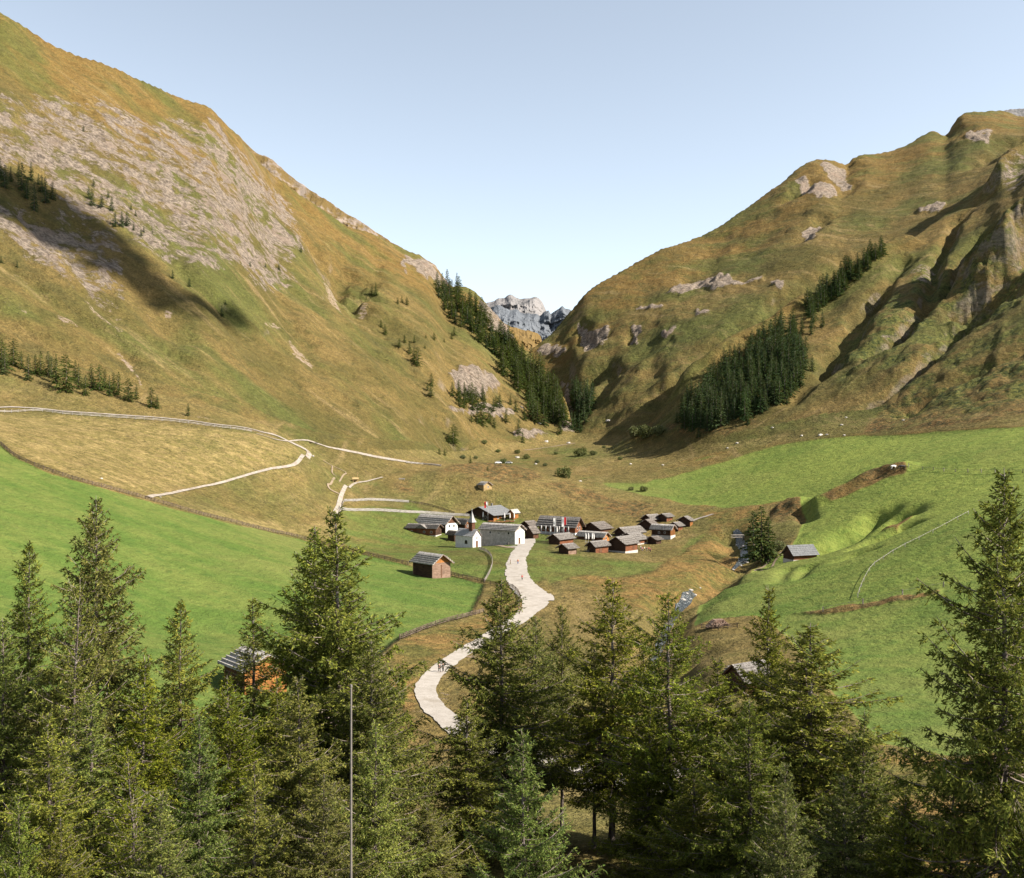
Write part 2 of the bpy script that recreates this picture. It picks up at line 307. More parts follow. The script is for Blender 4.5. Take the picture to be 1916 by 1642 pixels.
# ---------------------------------------------------------------- node helpers
class NT:
    def __init__(s, name):
        s.m = bpy.data.materials.new(name); s.m.use_nodes = True; s.t = s.m.node_tree; s.t.nodes.clear()
        s.out = s.t.nodes.new('ShaderNodeOutputMaterial')
    def put(s, inp, v):
        if isinstance(v, bpy.types.NodeSocket): s.t.links.new(v, inp)
        elif isinstance(v, (tuple, list)) and len(v) == 3 and inp.type == 'RGBA': inp.default_value = (*v, 1)
        else: inp.default_value = v
    def n(s, typ, **kw):
        nd = s.t.nodes.new(typ)
        for k, v in kw.items():
            if k[0] == '_': setattr(nd, k[1:], v)
            else: s.put(nd.inputs[k.replace('__', ' ')], v)
        return nd
    def geo(s): return s.n('ShaderNodeNewGeometry').outputs['Position']
    def obj(s): return s.n('ShaderNodeTexCoord').outputs['Object']
    def noise(s, vec, scale, detail=4, rough=.55, sc=None, dist=0):
        if sc: vec = s.n('ShaderNodeMapping', Vector=vec, Scale=sc).outputs[0]
        return s.n('ShaderNodeTexNoise', Vector=vec, Scale=scale, Detail=detail, Roughness=rough, Distortion=dist).outputs['Fac']
    def ss(s, x, a, b, c=0., d=1.):
        nd = s.n('ShaderNodeMapRange', _interpolation_type='SMOOTHSTEP', Value=x)
        for i, v in ((1, a), (2, b), (3, c), (4, d)): s.put(nd.inputs[i], v)
        return nd.outputs[0]
    def lin(s, x, a, b, c, d):
        nd = s.n('ShaderNodeMapRange', Value=x)
        for i, v in ((1, a), (2, b), (3, c), (4, d)): s.put(nd.inputs[i], v)
        return nd.outputs[0]
    def math(s, op, a, b=0., c=0.):
        nd = s.t.nodes.new('ShaderNodeMath'); nd.operation = op
        s.put(nd.inputs[0], a); s.put(nd.inputs[1], b); s.put(nd.inputs[2], c)
        return nd.outputs[0]
    def mix(s, f, a, b, mode='MIX'):
        nd = s.t.nodes.new('ShaderNodeMix'); nd.data_type = 'RGBA'; nd.blend_type = mode
        s.put(nd.inputs[0], f); s.put(nd.inputs[6], a); s.put(nd.inputs[7], b)
        return nd.outputs[2]
    def attr(s, name):
        a = s.n('ShaderNodeAttribute', _attribute_name=name)
        sp = s.n('ShaderNodeSeparateColor', Color=a.outputs['Color'])
        return sp.outputs[0], sp.outputs[1], sp.outputs[2], a.outputs['Alpha']
    def bump(s, h, dist, strength=1.):
        return s.n('ShaderNodeBump', Height=h, Distance=dist, Strength=strength).outputs[0]
    def bsdf(s, color, rough=.9, spec=.2, normal=None, metal=0.):
        b = s.n('ShaderNodeBsdfPrincipled', Roughness=rough)
        s.put(b.inputs['Base Color'], color); b.inputs['Specular IOR Level'].default_value = spec; s.put(b.inputs['Metallic'], metal)
        if normal is not None: s.put(b.inputs['Normal'], normal)
        s.t.links.new(b.outputs[0], s.out.inputs[0])
        return s.m

# ---------------------------------------------------------------- ground material
def ground_material():
    s = NT('alpine_ground'); p = s.geo()
    green, rock, crag, scree = s.attr('zone'); straw, heath, bank, shrub = s.attr('zone_two')
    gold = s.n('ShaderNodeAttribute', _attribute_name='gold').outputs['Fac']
    nA = s.noise(p, .013, 5, .6); nB = s.noise(p, .06, 6, .65); nC = s.noise(p, .35, 5, .65); nD = s.noise(p, 1.6, 4, .7)
    sv = s.n('ShaderNodeAttribute', _attribute_name='slope').outputs['Vector']      # along the strike, down the fall line, height
    terr = s.noise(sv, 1, 6, .68, (.075, .013, .0), .5)     # washed streaks down the slope
    terr2 = s.noise(p, 1, 4, .65, (.2, .2, 2.2))            # contour-following terracettes
    lush = s.noise(sv, 1, 5, .6, (.016, .008, 0))
    a = s.mix(s.ss(nA, .38, .62), (.076, .063, .019), (.132, .092, .032))
    a = s.mix(s.ss(gold, 0, 1), a, s.mix(s.ss(nB, .35, .65), (.118, .074, .022), (.160, .102, .032)))
    a = s.mix(s.ss(lush, .47, .62, 0, .72), a, (.066, .078, .020))
    a = s.mix(s.ss(nB, .5, .68, 0, .7), a, (.058, .054, .016))
    a = s.mix(s.ss(terr, .53, .72, 0, .75), a, (.19, .136, .062))
    a = s.mix(s.ss(terr, .36, .48, .55, 0), a, (.068, .060, .022))
    a = s.mix(s.ss(terr2, .55, .72, 0, .35), a, (.075, .066, .022))
    st = s.mix(s.ss(s.noise(p, .12, 7, .74, (1, 2.2, 3)), .40, .64), (.150, .120, .040), (.255, .185, .078))
    st = s.mix(s.ss(nC, .53, .72, 0, .6), st, (.095, .085, .024))
    a = s.mix(s.math('MULTIPLY', straw, s.ss(nB, .25, .6, .45, .9)), a, st)
    bk = s.mix(s.ss(nB, .4, .62), (.175, .108, .037), (.095, .085, .024))
    bk = s.mix(s.ss(nC, .5, .68, 0, .8), bk, (.055, .06, .018))
    a = s.mix(bank, a, bk)
    hc = s.mix(s.ss(nC, .4, .62), (.15, .09, .034), (.055, .048, .02))
    a = s.mix(s.math('MULTIPLY', heath, s.ss(nB, .3, .55)), a, hc)
    sh = s.mix(s.ss(nC, .42, .6), (.10, .10, .027), (.035, .045, .014))
    a = s.mix(s.math('MULTIPLY', shrub, s.ss(nB, .4, .58)), a, sh)  # shrubs, and the painted grazing dimness of the lower right mountainside
    g = s.mix(s.ss(s.noise(p, .045, 5, .6, (1, 2.2, 1)), .36, .66), (.060, .096, .018), (.096, .116, .027))
    g = s.mix(s.ss(nC, .50, .70, 0, .7), g, (.046, .080, .017))
    g = s.mix(s.ss(s.noise(p, .02, 4, .6), .5, .66, 0, .45), g, (.14, .135, .04))
    g = s.mix(s.ss(nD, .6, .8, 0, .5), g, (.145, .15, .05))
    g = s.mix(s.math('MULTIPLY', gold, .8), g, s.mix(s.ss(nC, .42, .66), (.170, .195, .040), (.112, .146, .028)))  # yellower right meadow, also lightened in colour against its grazing light
    gm = s.ss(s.math('ADD', green, s.math('MULTIPLY', s.math('SUBTRACT', nB, .5), .9)), .25, .75)
    a = s.mix(s.math('MULTIPLY', gm, s.ss(green, .02, .2)), a, g)
    spk = s.math('MULTIPLY', s.ss(s.noise(p, .36, 5, .75), .56, .66), s.math('SUBTRACT', .6, s.math('MULTIPLY', green, .5)))
    a = s.mix(spk, a, (.045, .046, .018))                   # dwarf shrubs and tussocks
    nF = s.noise(p, .95, 5, .78); tf = s.math('MULTIPLY', s.lin(nF, .28, .72, .45, 1.55), s.lin(s.noise(p, .22, 6, .72), .3, .7, .72, 1.28))
    tf = s.math('ADD', s.math('MULTIPLY', tf, s.math('SUBTRACT', 1., s.math('MULTIPLY', green, .62))), s.math('MULTIPLY', green, .62))
    a = s.mix(1., a, s.n('ShaderNodeCombineColor', Red=tf, Green=tf, Blue=tf).outputs[0], 'MULTIPLY')
    # bare earth, scree and rock
    pr = s.n('ShaderNodeVectorRotate', _rotation_type='Z_AXIS', Vector=p, Angle=R(-69)).outputs[0]
    nR = s.noise(pr, .085, 10, .74, (1, .5, .8), .25); nR2 = s.noise(pr, .45, 7, .78, (1, .5, .8))
    rc = s.mix(s.ss(nR2, .36, .66), (.105, .083, .064), (.40, .322, .248))
    rc = s.mix(s.ss(s.noise(p, .05, 5, .6), .5, .66, 0, .6), rc, (.26, .19, .14))
    rc = s.mix(s.ss(s.noise(p, 1, 6, .75, (.5, .5, .09)), .56, .74, 0, .7), rc, (.105, .095, .09))
    sc = s.mix(s.ss(nR2, .4, .62), (.31, .235, .175), (.20, .15, .11))
    a = s.mix(s.math('MULTIPLY', s.ss(scree, .05, .4), s.ss(s.math('ADD', s.math('MULTIPLY', scree, .62), s.math('MULTIPLY', s.math('SUBTRACT', nR2, .5), 2.2)), .5, .72)), a, sc)
    rm = s.ss(s.math('ADD', rock, s.math('MULTIPLY', s.math('SUBTRACT', nR, .5), 3.6)), .40, .64)
    rm = s.math('MULTIPLY', rm, s.ss(rock, .03, .3))
    cm = s.math('MULTIPLY', s.ss(s.math('ADD', crag, s.math('MULTIPLY', s.math('SUBTRACT', nR, .5), 2.6)), .34, .56), s.ss(crag, .05, .3))
    rm = s.math('MAXIMUM', rm, cm)
    nz = s.n('ShaderNodeSeparateXYZ', Vector=s.n('ShaderNodeNewGeometry').outputs['Normal']).outputs[2]
    stp = s.math('MULTIPLY', s.ss(nz, .60, .46), s.ss(nR, .42, .56))
    rm = s.math('MAXIMUM', rm, s.math('MULTIPLY', stp, .5))
    ck = s.ss(s.noise(pr, .26, 7, .8, (1, .4, .8)), .57, .68, 0, .75)
    rc = s.mix(ck, rc, (.07, .058, .048))
    a = s.mix(rm, a, rc)
    a = s.mix(s.ss(s.noise(p, .8, 3, .6), .74, .78, 0, .6), a, (.36, .31, .26))     # stones strewn about
    h = s.math('ADD', s.math('MULTIPLY', nC, 1.6), s.math('MULTIPLY', nD, .8))
    h = s.math('ADD', h, s.math('MULTIPLY', s.noise(p, 6, 3, .6), .12))
    h = s.math('ADD', h, s.math('MULTIPLY', s.math('MULTIPLY', s.math('SUBTRACT', nR2, .45), rm), 6.5))
    h = s.math('ADD', h, s.math('MULTIPLY', terr2, .9)); h = s.math('ADD', h, s.math('MULTIPLY', s.noise(p, .13, 5, .65), 3.2))
    h = s.math('MULTIPLY', h, s.math('SUBTRACT', 1., s.math('MULTIPLY', green, .52)))
    return s.bsdf(a, .95, .08, s.bump(h, 1.0, .9))

i0 = np.arange(NU-1)[:, None]*ND+np.arange(ND-1)[None]
quads = np.stack([i0, i0+ND, i0+ND+1, i0+1], -1).reshape(-1, 4)
me = mesh_np('terrain', np.stack([X, Y, H], -1).reshape(-1, 3), quads, smooth=True)
def colattr(me, name, chans):
    at = me.attributes.new(name, 'FLOAT_COLOR', 'POINT')
    at.data.foreach_set('color', np.stack([np.asarray(c, np.float32).ravel() for c in chans], -1).ravel())
sl = np.stack([np.where(w2 > .5, a2, np.where(w1 > .5, a1, np.where(wL > .5, aL, X))), np.where(w2 > .5, b2, np.where(w1 > .5, b1, np.where(wL > .5, bL, Y))), H], -1).astype(np.float32)
at = me.attributes.new('slope', 'FLOAT_VECTOR', 'POINT'); at.data.foreach_set('vector', sl.ravel())
colattr(me, 'zone', (green, rock, crag, scree)); colattr(me, 'zone_two', (strawm, heath, bank, shrub))
gold = np.clip(sstep(.45, .95, TL)*(wL > .5)+sstep(.35, .8, T1)*(w1 > .5)*.9+sstep(.5, 1, T2)*(w2 > .5)*.7+.45*fbm(X/90, Y/90, 3, 91), 0, 1)
gold = np.where((green > .05) & (LAY == 0), sstep(40, 140, X)*(.75+.5*fbm(X/30, Y/30, 3, 93)), gold)  # right meadow: yellower grass, also lightened to make up for grazing sun
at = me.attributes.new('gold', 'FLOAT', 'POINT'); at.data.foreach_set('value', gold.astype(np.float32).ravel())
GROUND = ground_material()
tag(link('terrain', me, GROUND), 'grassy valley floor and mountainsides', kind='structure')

# ---------------------------------------------------------------- mountains beyond
def peak_mesh(name, ridge, foot_y, depth, mat, seed, rough=(60, 22), nu=400, ns=160, back=.9):
    """a mountain face rising to a jagged ridge; ridge given as (photo x, photo y, distance)"""
    u = np.linspace(ridge[0][0], ridge[-1][0], nu); yr, dr = curve(ridge, u)
    zr = (CY-yr)/F*dr
    s = np.concatenate([np.linspace(0, 1, ns), np.linspace(1.02, 1.5, 16)])
    S, UU = np.meshgrid(s, u, indexing='ij'); ZR = np.broadcast_to(zr, S.shape); DR = np.broadcast_to(dr, S.shape)
    DD = DR-depth*(1-S); zf = (CY-foot_y)/F*(DR-depth)
    ZZ = np.where(S <= 1, zf+(ZR-zf)*S**1.15, ZR-(S-1)*depth*back)
    XX = (UU-CX)/F*DD
    w = np.clip((1-S)*4, .06, 1)
    n = ridged(XX/rough[0], DD/rough[0]/2.4+ZZ/rough[0], 6, seed)
    q = ridged(XX/rough[1], ZZ/rough[1]*.4, 5, seed+9)
    XX = XX; DD = DD-(n*rough[0]*.75+q*rough[1]*.5)*np.clip((1-S)*6, .15, 1)
    ZZ = ZZ+(fbm(XX/rough[1]*2, DD/rough[1]*.5, 4, seed+3)*rough[1]*.12)
    ns2 = len(s)
    i = np.arange(ns2-1)[:, None]*nu+np.arange(nu-1)[None]
    f = np.stack([i, i+1, i+nu+1, i+nu], -1).reshape(-1, 4)
    return mesh_np(name, np.stack([XX, DD, ZZ], -1).reshape(-1, 3), f, smooth=True)
def rock_material(name, light, dark, snowy, grass=None, scale=.02):
    s = NT(name); p = s.geo()
    n1 = s.noise(p, scale, 8, .7, (1, 1, .55)); n2 = s.noise(p, scale*5, 6, .75)
    c = s.mix(s.ss(n1, .36, .62), dark, light); c = s.mix(s.ss(n2, .5, .72, 0, .7), c, snowy)
    if grass: c = s.mix(s.ss(s.noise(p, scale*1.4, 6, .7), .40, .56), c, grass)
    return s.bsdf(c, .95, .1, s.bump(s.math('ADD', n1, s.math('MULTIPLY', n2, .35)), 16.*.02/scale*.9, .8))
pale = rock_material('pale_limestone', (.20,.185,.178), (.13,.126,.123), (.235,.218,.205), None, .012)
slate = rock_material('slate_rock', (.115,.125,.138), (.08,.088,.098), (.15,.157,.167), None, .012)
tan_rock = rock_material('tan_scree', (.24,.19,.155), (.14,.115,.095), (.27,.225,.19), (.115,.078,.028), .03)
tan_grass = rock_material('tan_pasture', (.17,.112,.042), (.13,.084,.028), (.19,.138,.06), None, .02)
me = peak_mesh('mountain', [(860,610,4700),(900,572,4700),(916,566,4700),(930,560,4700),(945,555,4700),(955,550.5,4700),(964,555,4700),(974,557.5,4700),(985,557,4700),(993,556,4700),(1000,554,4700),(1006,557,4700),(1013,564,4700),(1019,575,4700),(1022,582,4700),(1030,592,4700),(1060,620,4700)], 690, 900, pale, 5, (190, 60))
tag(link('mountain', me, pale), kind='structure')
me = peak_mesh('mountain', [(880,610,3900),(915,582,3900),(925,574,3900),(934,572,3900),(945,577,3900),(955,580,3900),(965,578,3900),(975,584,3900),(985,586,3900),(1000,586,3900),(1010,590,3900),(1020,584,3900),(1026,582,3900),(1030,588,3900),(1036,584,3900),(1044,579,3900),(1052,572.5,3900),(1058,577,3900),(1064,580,3900),(1085,600,3900),(1120,620,3900)], 720, 900, slate, 15, (150, 50))
tag(link('mountain', me, slate), kind='structure')
me = peak_mesh('mountain', [(860,560,1750),(905,575,1750),(945,606,1750),(960,612,1750),(980,617,1750),(1000,622,1750),(1010,627,1750),(1015,640,1750),(1030,680,1750)], 760, 400, tan_grass, 25, (60, 14))
tag(link('hillside', me, tan_grass), kind='structure')
me = peak_mesh('mountain', [(380,240,1500),(440,250,1500),(480,286,1500),(500,295,1500),(515,303,1500),(530,317,1500),(545,330,1500),(565,344,1500),(585,358,1500),(610,374,1500),(640,394,1500),(670,412,1500),(700,432,1500),(740,457,1500),(770,473,1500),(795,485,1500),(815,498,1500),(835,525,1500),(880,560,1500)], 700, 300, tan_rock, 35, (50, 16), 700)
tag(link('mountain', me, tan_rock), kind='structure')
me = peak_mesh('mountain', [(1860,215,2300),(1880,206,2300),(1895,205,2300),(1908,204,2300),(1925,206,2300),(1960,220,2300),(2050,260,2300),(2100,330,2300)], 420, 500, pale, 45, (70, 20))
tag(link('mountain', me, pale), kind='structure')

# ---------------------------------------------------------------- roads, paths, stream
def spline(pts, step=1.5):
    p = [np.array(q, float) for q in pts]; p = [2*p[0]-p[1]]+p+[2*p[-1]-p[-2]]; out = []
    for i in range(1, len(p)-2):
        n = max(2, int(np.linalg.norm(p[i+1]-p[i])/step))
        for k in range(n):
            t = k/n
            out.append(.5*((2*p[i])+(-p[i-1]+p[i+1])*t+(2*p[i-1]-5*p[i]+4*p[i+1]-p[i+2])*t*t+(-p[i-1]+3*p[i]-3*p[i+1]+p[i+2])*t**3))
    out.append(p[-2]); return np.array(out)
def strip(name, pix, width, mat, lift=.1, na=9, jitter=.16, dmin=60, step=.9, flat=False):
    w = [loc(px, py, dmin) for px, py in pix]
    c = spline([(q.x, q.y) for q in w], step)
    if np.isscalar(width): wd = np.full(len(c), width)
    else:                                      # widths belong to the given points when there are as many, else spread along
        k = np.array([(q.x, q.y) for q in w]); kd = np.r_[0, np.cumsum(np.hypot(*np.diff(k, axis=0).T))]; cd = np.r_[0, np.cumsum(np.hypot(*np.diff(c, axis=0).T))]
        wd = np.interp(cd/cd[-1], kd/kd[-1] if len(width) == len(w) else np.linspace(0, 1, len(width)), width)
    t = np.gradient(c, axis=0); t /= np.linalg.norm(t, axis=1)[:, None]+1e-9; nrm = np.stack([-t[:, 1], t[:, 0]], 1)
    v = []
    for i in range(len(c)):
        jl = 1+jitter*fbm(np.array([i*step/6.]), np.array([3.]), 4, 5, .8)[0]*1.6; jr = 1+jitter*fbm(np.array([i*step/6.]), np.array([9.]), 4, 6, .8)[0]*1.6
        row = [c[i]+nrm[i]*wd[i]*.5*(s*(jl if s > 0 else jr)) for s in np.linspace(-1, 1, na)]
        zs = [zat(*q) for q in row]
        if flat: zs = [min(zs)]*na
        v += [(q[0], q[1], z+lift) for q, z in zip(row, zs)]
    i = np.arange(len(c)-1)[:, None]*na+np.arange(na-1)[None]
    me = mesh_np(name, v, np.stack([i, i+1, i+na+1, i+na], -1).reshape(-1, 4), smooth=True)
    return tag(link(name, me, mat), kind='structure')
def loose_stone(name, c0, c1, dirt):
    s = NT(name); p = s.geo()
    c = s.mix(s.ss(s.noise(p, .6, 6, .7), .34, .66), c0, c1)
    c = s.mix(s.ss(s.noise(p, .22, 5, .68), .52, .68, 0, .65), c, dirt)
    c = s.mix(s.ss(s.noise(p, 2.2, 4, .7), .60, .72, 0, .5), c, tuple(v*.6 for v in c0))
    return s.bsdf(c, .95, .1, s.bump(s.noise(p, 3.5, 4, .7), .05))
GRAVEL = loose_stone('pale_gravel', (.235,.21,.18), (.29,.262,.23), (.19,.163,.13))
PATH = loose_stone('trodden_gravel', (.185,.158,.128), (.26,.228,.192), (.14,.112,.075))
EARTH = loose_stone('worn_earth', (.15,.112,.072), (.21,.165,.115), (.10,.085,.04))
MAIN = [(986,1008),(983,1018),(974,1032),(967,1048),(966,1066),(971,1084),(984,1100),(996,1114),(1000,1128),(990,1143),(968,1160),(930,1182),(885,1210),(845,1236),(812,1262),(797,1290),(806,1318),(838,1345),(890,1378),(960,1408),(1040,1432),(1110,1450),(1190,1462),(1300,1470)]
strip('road', MAIN, [7,6,6,6.2,6.6,7.2,8.5,9.5,7.0,5.2,4.4,3.8,3.4,3.2,3.2,3.4,3.6,4,5,6.5,8,12,15,14], GRAVEL, .14)
strip('path', [(1010,1112),(1018,1118),(1022,1124)], [7,4], GRAVEL, .16)
strip('path', [(985,1022),(968,1023),(955,1022)], [4,2.5], GRAVEL, .16)
strip('path', [(-60,766),(0,763),(60,764),(120,770),(180,774),(240,778),(300,782),(360,788),(420,796),(470,803),(510,813),(540,826),(566,838),(578,847),(576,856),(560,862),(500,879),(430,899),(360,915),(300,927),(278,931)],
      [1.2]*9+[1.5,1.8,2.2,2.6,2.6,2.0,1.4,1.1,1.0,1.0,1.2,1.5], PATH, .3)
strip('path', [(628,962),(634,948),(638,930),(644,915),(660,907),(690,900),(716,893)], [2.6,2.0,1.7,1.5,1.1,.9,.9], PATH, .3)
strip('path', [(480,812),(560,824),(620,838),(680,850),(720,858),(760,864),(800,868),(825,871)], [.8,.8,1.2,2.2,2.6,2.6,2.2,2.0], PATH, .3)
strip('path', [(605,862),(622,872),(640,880),(648,886),(640,893),(622,900),(614,907),(618,916),(634,924)], [.6,.7,.9], EARTH, .3, jitter=.2)
strip('path', [(622,872),(622,886),(630,892)], .6, EARTH, .3, jitter=.2)
strip('path', [(1294,976),(1308,970),(1322,966),(1334,962)], [1.8,2.2,2.2], PATH, .25)
strip('path', [(1412,1068),(1440,1048),(1474,1028)], .8, EARTH, .12); strip('path', [(1424,1068),(1450,1050),(1478,1034)], .8, EARTH, .12)
strip('path', [(980,842),(1030,836),(1075,829)], [1.5,2.5], EARTH, .16)
strip('path', [(900,1005),(940,1022),(965,1026)], 2.0, EARTH, .14)
strip('path', [(930,982),(960,985),(995,996),(986,1008)], [8,5,5], EARTH, .15)
s = NT('mountain_stream'); p = s.geo()
n = s.noise(p, 1.6, 6, .75)
c = s.mix(s.ss(n, .5, .68), (.02,.024,.023), (.20,.215,.215))
WATER = s.bsdf(c, .25, .5, s.bump(s.noise(p, 1.5, 4, .6), .3))
strip('stream', STREAM[:5], [2,2.4,2.6,2.8,1.6], WATER, .2, jitter=.35); strip('stream', STREAM[7:], [2.0,2.6,2.2,2,2,2,2], WATER, .2, jitter=.35)


# ---------------------------------------------------------------- daylight, camera
SUN_AZ, SUN_EL = R(104), R(38.5)               # azimuth clockwise from +Y
sd = Vector((math.sin(SUN_AZ)*math.cos(SUN_EL), math.cos(SUN_AZ)*math.cos(SUN_EL), math.sin(SUN_EL)))
L = bpy.data.lights.new('sun', 'SUN'); L.energy = 5.0; L.angle = R(.53); L.color = (1, .93, .83)
lo = bpy.data.objects.new('sun', L); COL.objects.link(lo); lo.rotation_euler = (-sd).to_track_quat('-Z', 'Y').to_euler()
W = bpy.data.worlds.new('World'); scene.world = W; W.use_nodes = True
nt = W.node_tree; bg = nt.nodes['Background']
sky = nt.nodes.new('ShaderNodeTexSky'); sky.sky_type = 'NISHITA'; sky.sun_disc = False; sky.sun_elevation = SUN_EL; sky.sun_rotation = SUN_AZ
sky.altitude = 1600; sky.air_density = 1.0; sky.dust_density = 1.6; sky.ozone_density = 1.0
hs = nt.nodes.new('ShaderNodeHueSaturation'); hs.inputs['Hue'].default_value = .49; hs.inputs['Saturation'].default_value = .54      # thin autumn air: a pale sky
nt.links.new(sky.outputs[0], hs.inputs['Color']); nt.links.new(hs.outputs[0], bg.inputs[0]); bg.inputs[1].default_value = .084
cam = bpy.data.cameras.new('camera'); co = bpy.data.objects.new('camera', cam); COL.objects.link(co); scene.camera = co
co.rotation_euler = (R(90), 0, 0); cam.sensor_width = 36; cam.lens = 36; cam.clip_start = .5; cam.clip_end = 20000
vs = scene.view_settings; vs.view_transform = 'Standard'; vs.look = 'None'; vs.exposure = 1.5; vs.gamma = 1

# a small drifting cloud, far to the right of the view, whose shade lies across the left mountainside
g = np.random.default_rng(12); V = []; Q = []; nv = 0
bm = bmesh.new(); bmesh.ops.create_icosphere(bm, subdivisions=3, radius=1); iv = np.array([v.co[:] for v in bm.verts]); it = np.array([[v.index for v in f.verts] for f in bm.faces]); bm.free()
band = [(-90,330,30),(-30,345,32),(30,375,30),(90,410,27),(150,448,23),(210,490,19),(270,530,15),(330,560,12),(390,585,10),(450,608,7)]
for k, (px, py, rad) in enumerate(band):
    for j in range(5):
        q = loc(px+g.normal(0, 16), py+g.normal(0, 5), 300)+sd*1500; r_ = rad*1.2*g.uniform(.5, .85)
        v = iv*np.array([r_*1.1, r_*1.1, r_*.55]); v = v*(1+.16*np.sin(v[:, :1]/r_*4+j)*np.cos(v[:, 1:2]/r_*5))
        V.append(v+np.array(q)); Q.append(it+nv); nv += len(v)
cs = NT('cloud_white'); CLOUD = cs.bsdf((.8, .8, .8), 1., 0.)
tag(link('cloud', mesh_np('cloud', np.concatenate(V), None, np.concatenate(Q), True), CLOUD), kind='structure')
# ---------------------------------------------------------------- trees
def tube(pts, rad, n=5):
    """closed-ended tapering tube along points -> verts, quads"""
    pts = np.asarray(pts, float); m = len(pts)
    t = np.gradient(pts, axis=0); t /= np.linalg.norm(t, axis=1)[:, None]+1e-9
    ref = np.where(np.abs(t[:, 2:3]) > .9, [[1., 0, 0]], [[0, 0, 1.]])
    a = np.cross(t, ref); a /= np.linalg.norm(a, axis=1)[:, None]; b = np.cross(t, a)
    ang = np.linspace(0, 2*math.pi, n, endpoint=False)
    v = pts[:, None]+np.asarray(rad)[:, None, None]*(np.cos(ang)[None, :, None]*a[:, None]+np.sin(ang)[None, :, None]*b[:, None])
    i = np.arange(m-1)[:, None]*n+np.arange(n)[None]; j = np.arange(m-1)[:, None]*n+(np.arange(n)[None]+1) % n
    return v.reshape(-1, 3), np.stack([i, j, j+n, i+n], -1).reshape(-1, 4)
class Acc:
    def __init__(s): s.v = []; s.q = []; s.t = []; s.n = 0
    def quads(s, v, q): s.v.append(v); s.q.append(np.asarray(q)+s.n); s.n += len(v)
    def tris(s, v, t): s.v.append(v); s.t.append(np.asarray(t)+s.n); s.n += len(v)
def bark_material():
    s = NT('larch_bark'); p = s.obj()
    n = s.noise(p, 3, 5, .7, (1, 1, .22)); h = s.noise(p, .5, 3, .6)
    c = s.mix(s.ss(n, .38, .62), (.045,.034,.028), (.16,.13,.11)); c = s.mix(s.ss(h, .5, .65, 0, .6), c, (.26,.235,.215))
    return s.bsdf(c, .9, .1, s.bump(n, .05))
BARK = bark_material()
s = NT('dry_twigs'); TWIG = s.bsdf(s.mix(s.ss(s.noise(s.obj(), 1.2, 3, .6), .4, .62), (.075,.055,.04), (.20,.165,.14)), .9, .1)
def needle_material(name, c0, c1, c2, trans=.26, hue=.5):
    """needles: part diffuse, part see-through to the light"""
    s = NT(name); p = s.obj()
    rnd = s.n('ShaderNodeObjectInfo').outputs['Random']
    isl = s.n('ShaderNodeNewGeometry').outputs['Random Per Island']
    n = s.noise(p, .55, 4, .6)
    c = s.mix(s.ss(n, .36, .64), c0, c1); c = s.mix(s.math('MULTIPLY', s.math('POWER', isl, 1.6), .8), c, c2)
    c = s.n('ShaderNodeHueSaturation', Hue=s.lin(rnd, 0, 1, .478, .512), Saturation=s.lin(s.math('FRACT', s.math('MULTIPLY', rnd, 7.3)), 0, 1, .88, 1.08), Value=s.lin(s.math('FRACT', s.math('MULTIPLY', rnd, 13.7)), 0, 1, .82, 1.18), Color=c).outputs[0]
    d = s.n('ShaderNodeBsdfDiffuse', Color=c); tr = s.n('ShaderNodeBsdfTranslucent', Color=s.mix(.5, c, (.16,.17,.02)))
    mx = s.n('ShaderNodeMixShader', Fac=trans); s.put(mx.inputs[1], d.outputs[0]); s.put(mx.inputs[2], tr.outputs[0])
    s.t.links.new(mx.outputs[0], s.out.inputs[0]); return s.m
LARCH = needle_material('larch_needles', (.028,.048,.010), (.076,.100,.015), (.270,.268,.046))  # third tone puts sunlit highlights into the needle colour at random
YOUNG = needle_material('young_needles', (.045,.082,.018), (.095,.138,.026), (.25,.27,.06))
SPRUCE = needle_material('spruce_needles', (.030,.052,.018), (.052,.078,.022), (.085,.10,.028), .25)
FIRS = needle_material('dark_needles', (.024,.045,.021), (.040,.068,.028), (.066,.094,.036), .2)

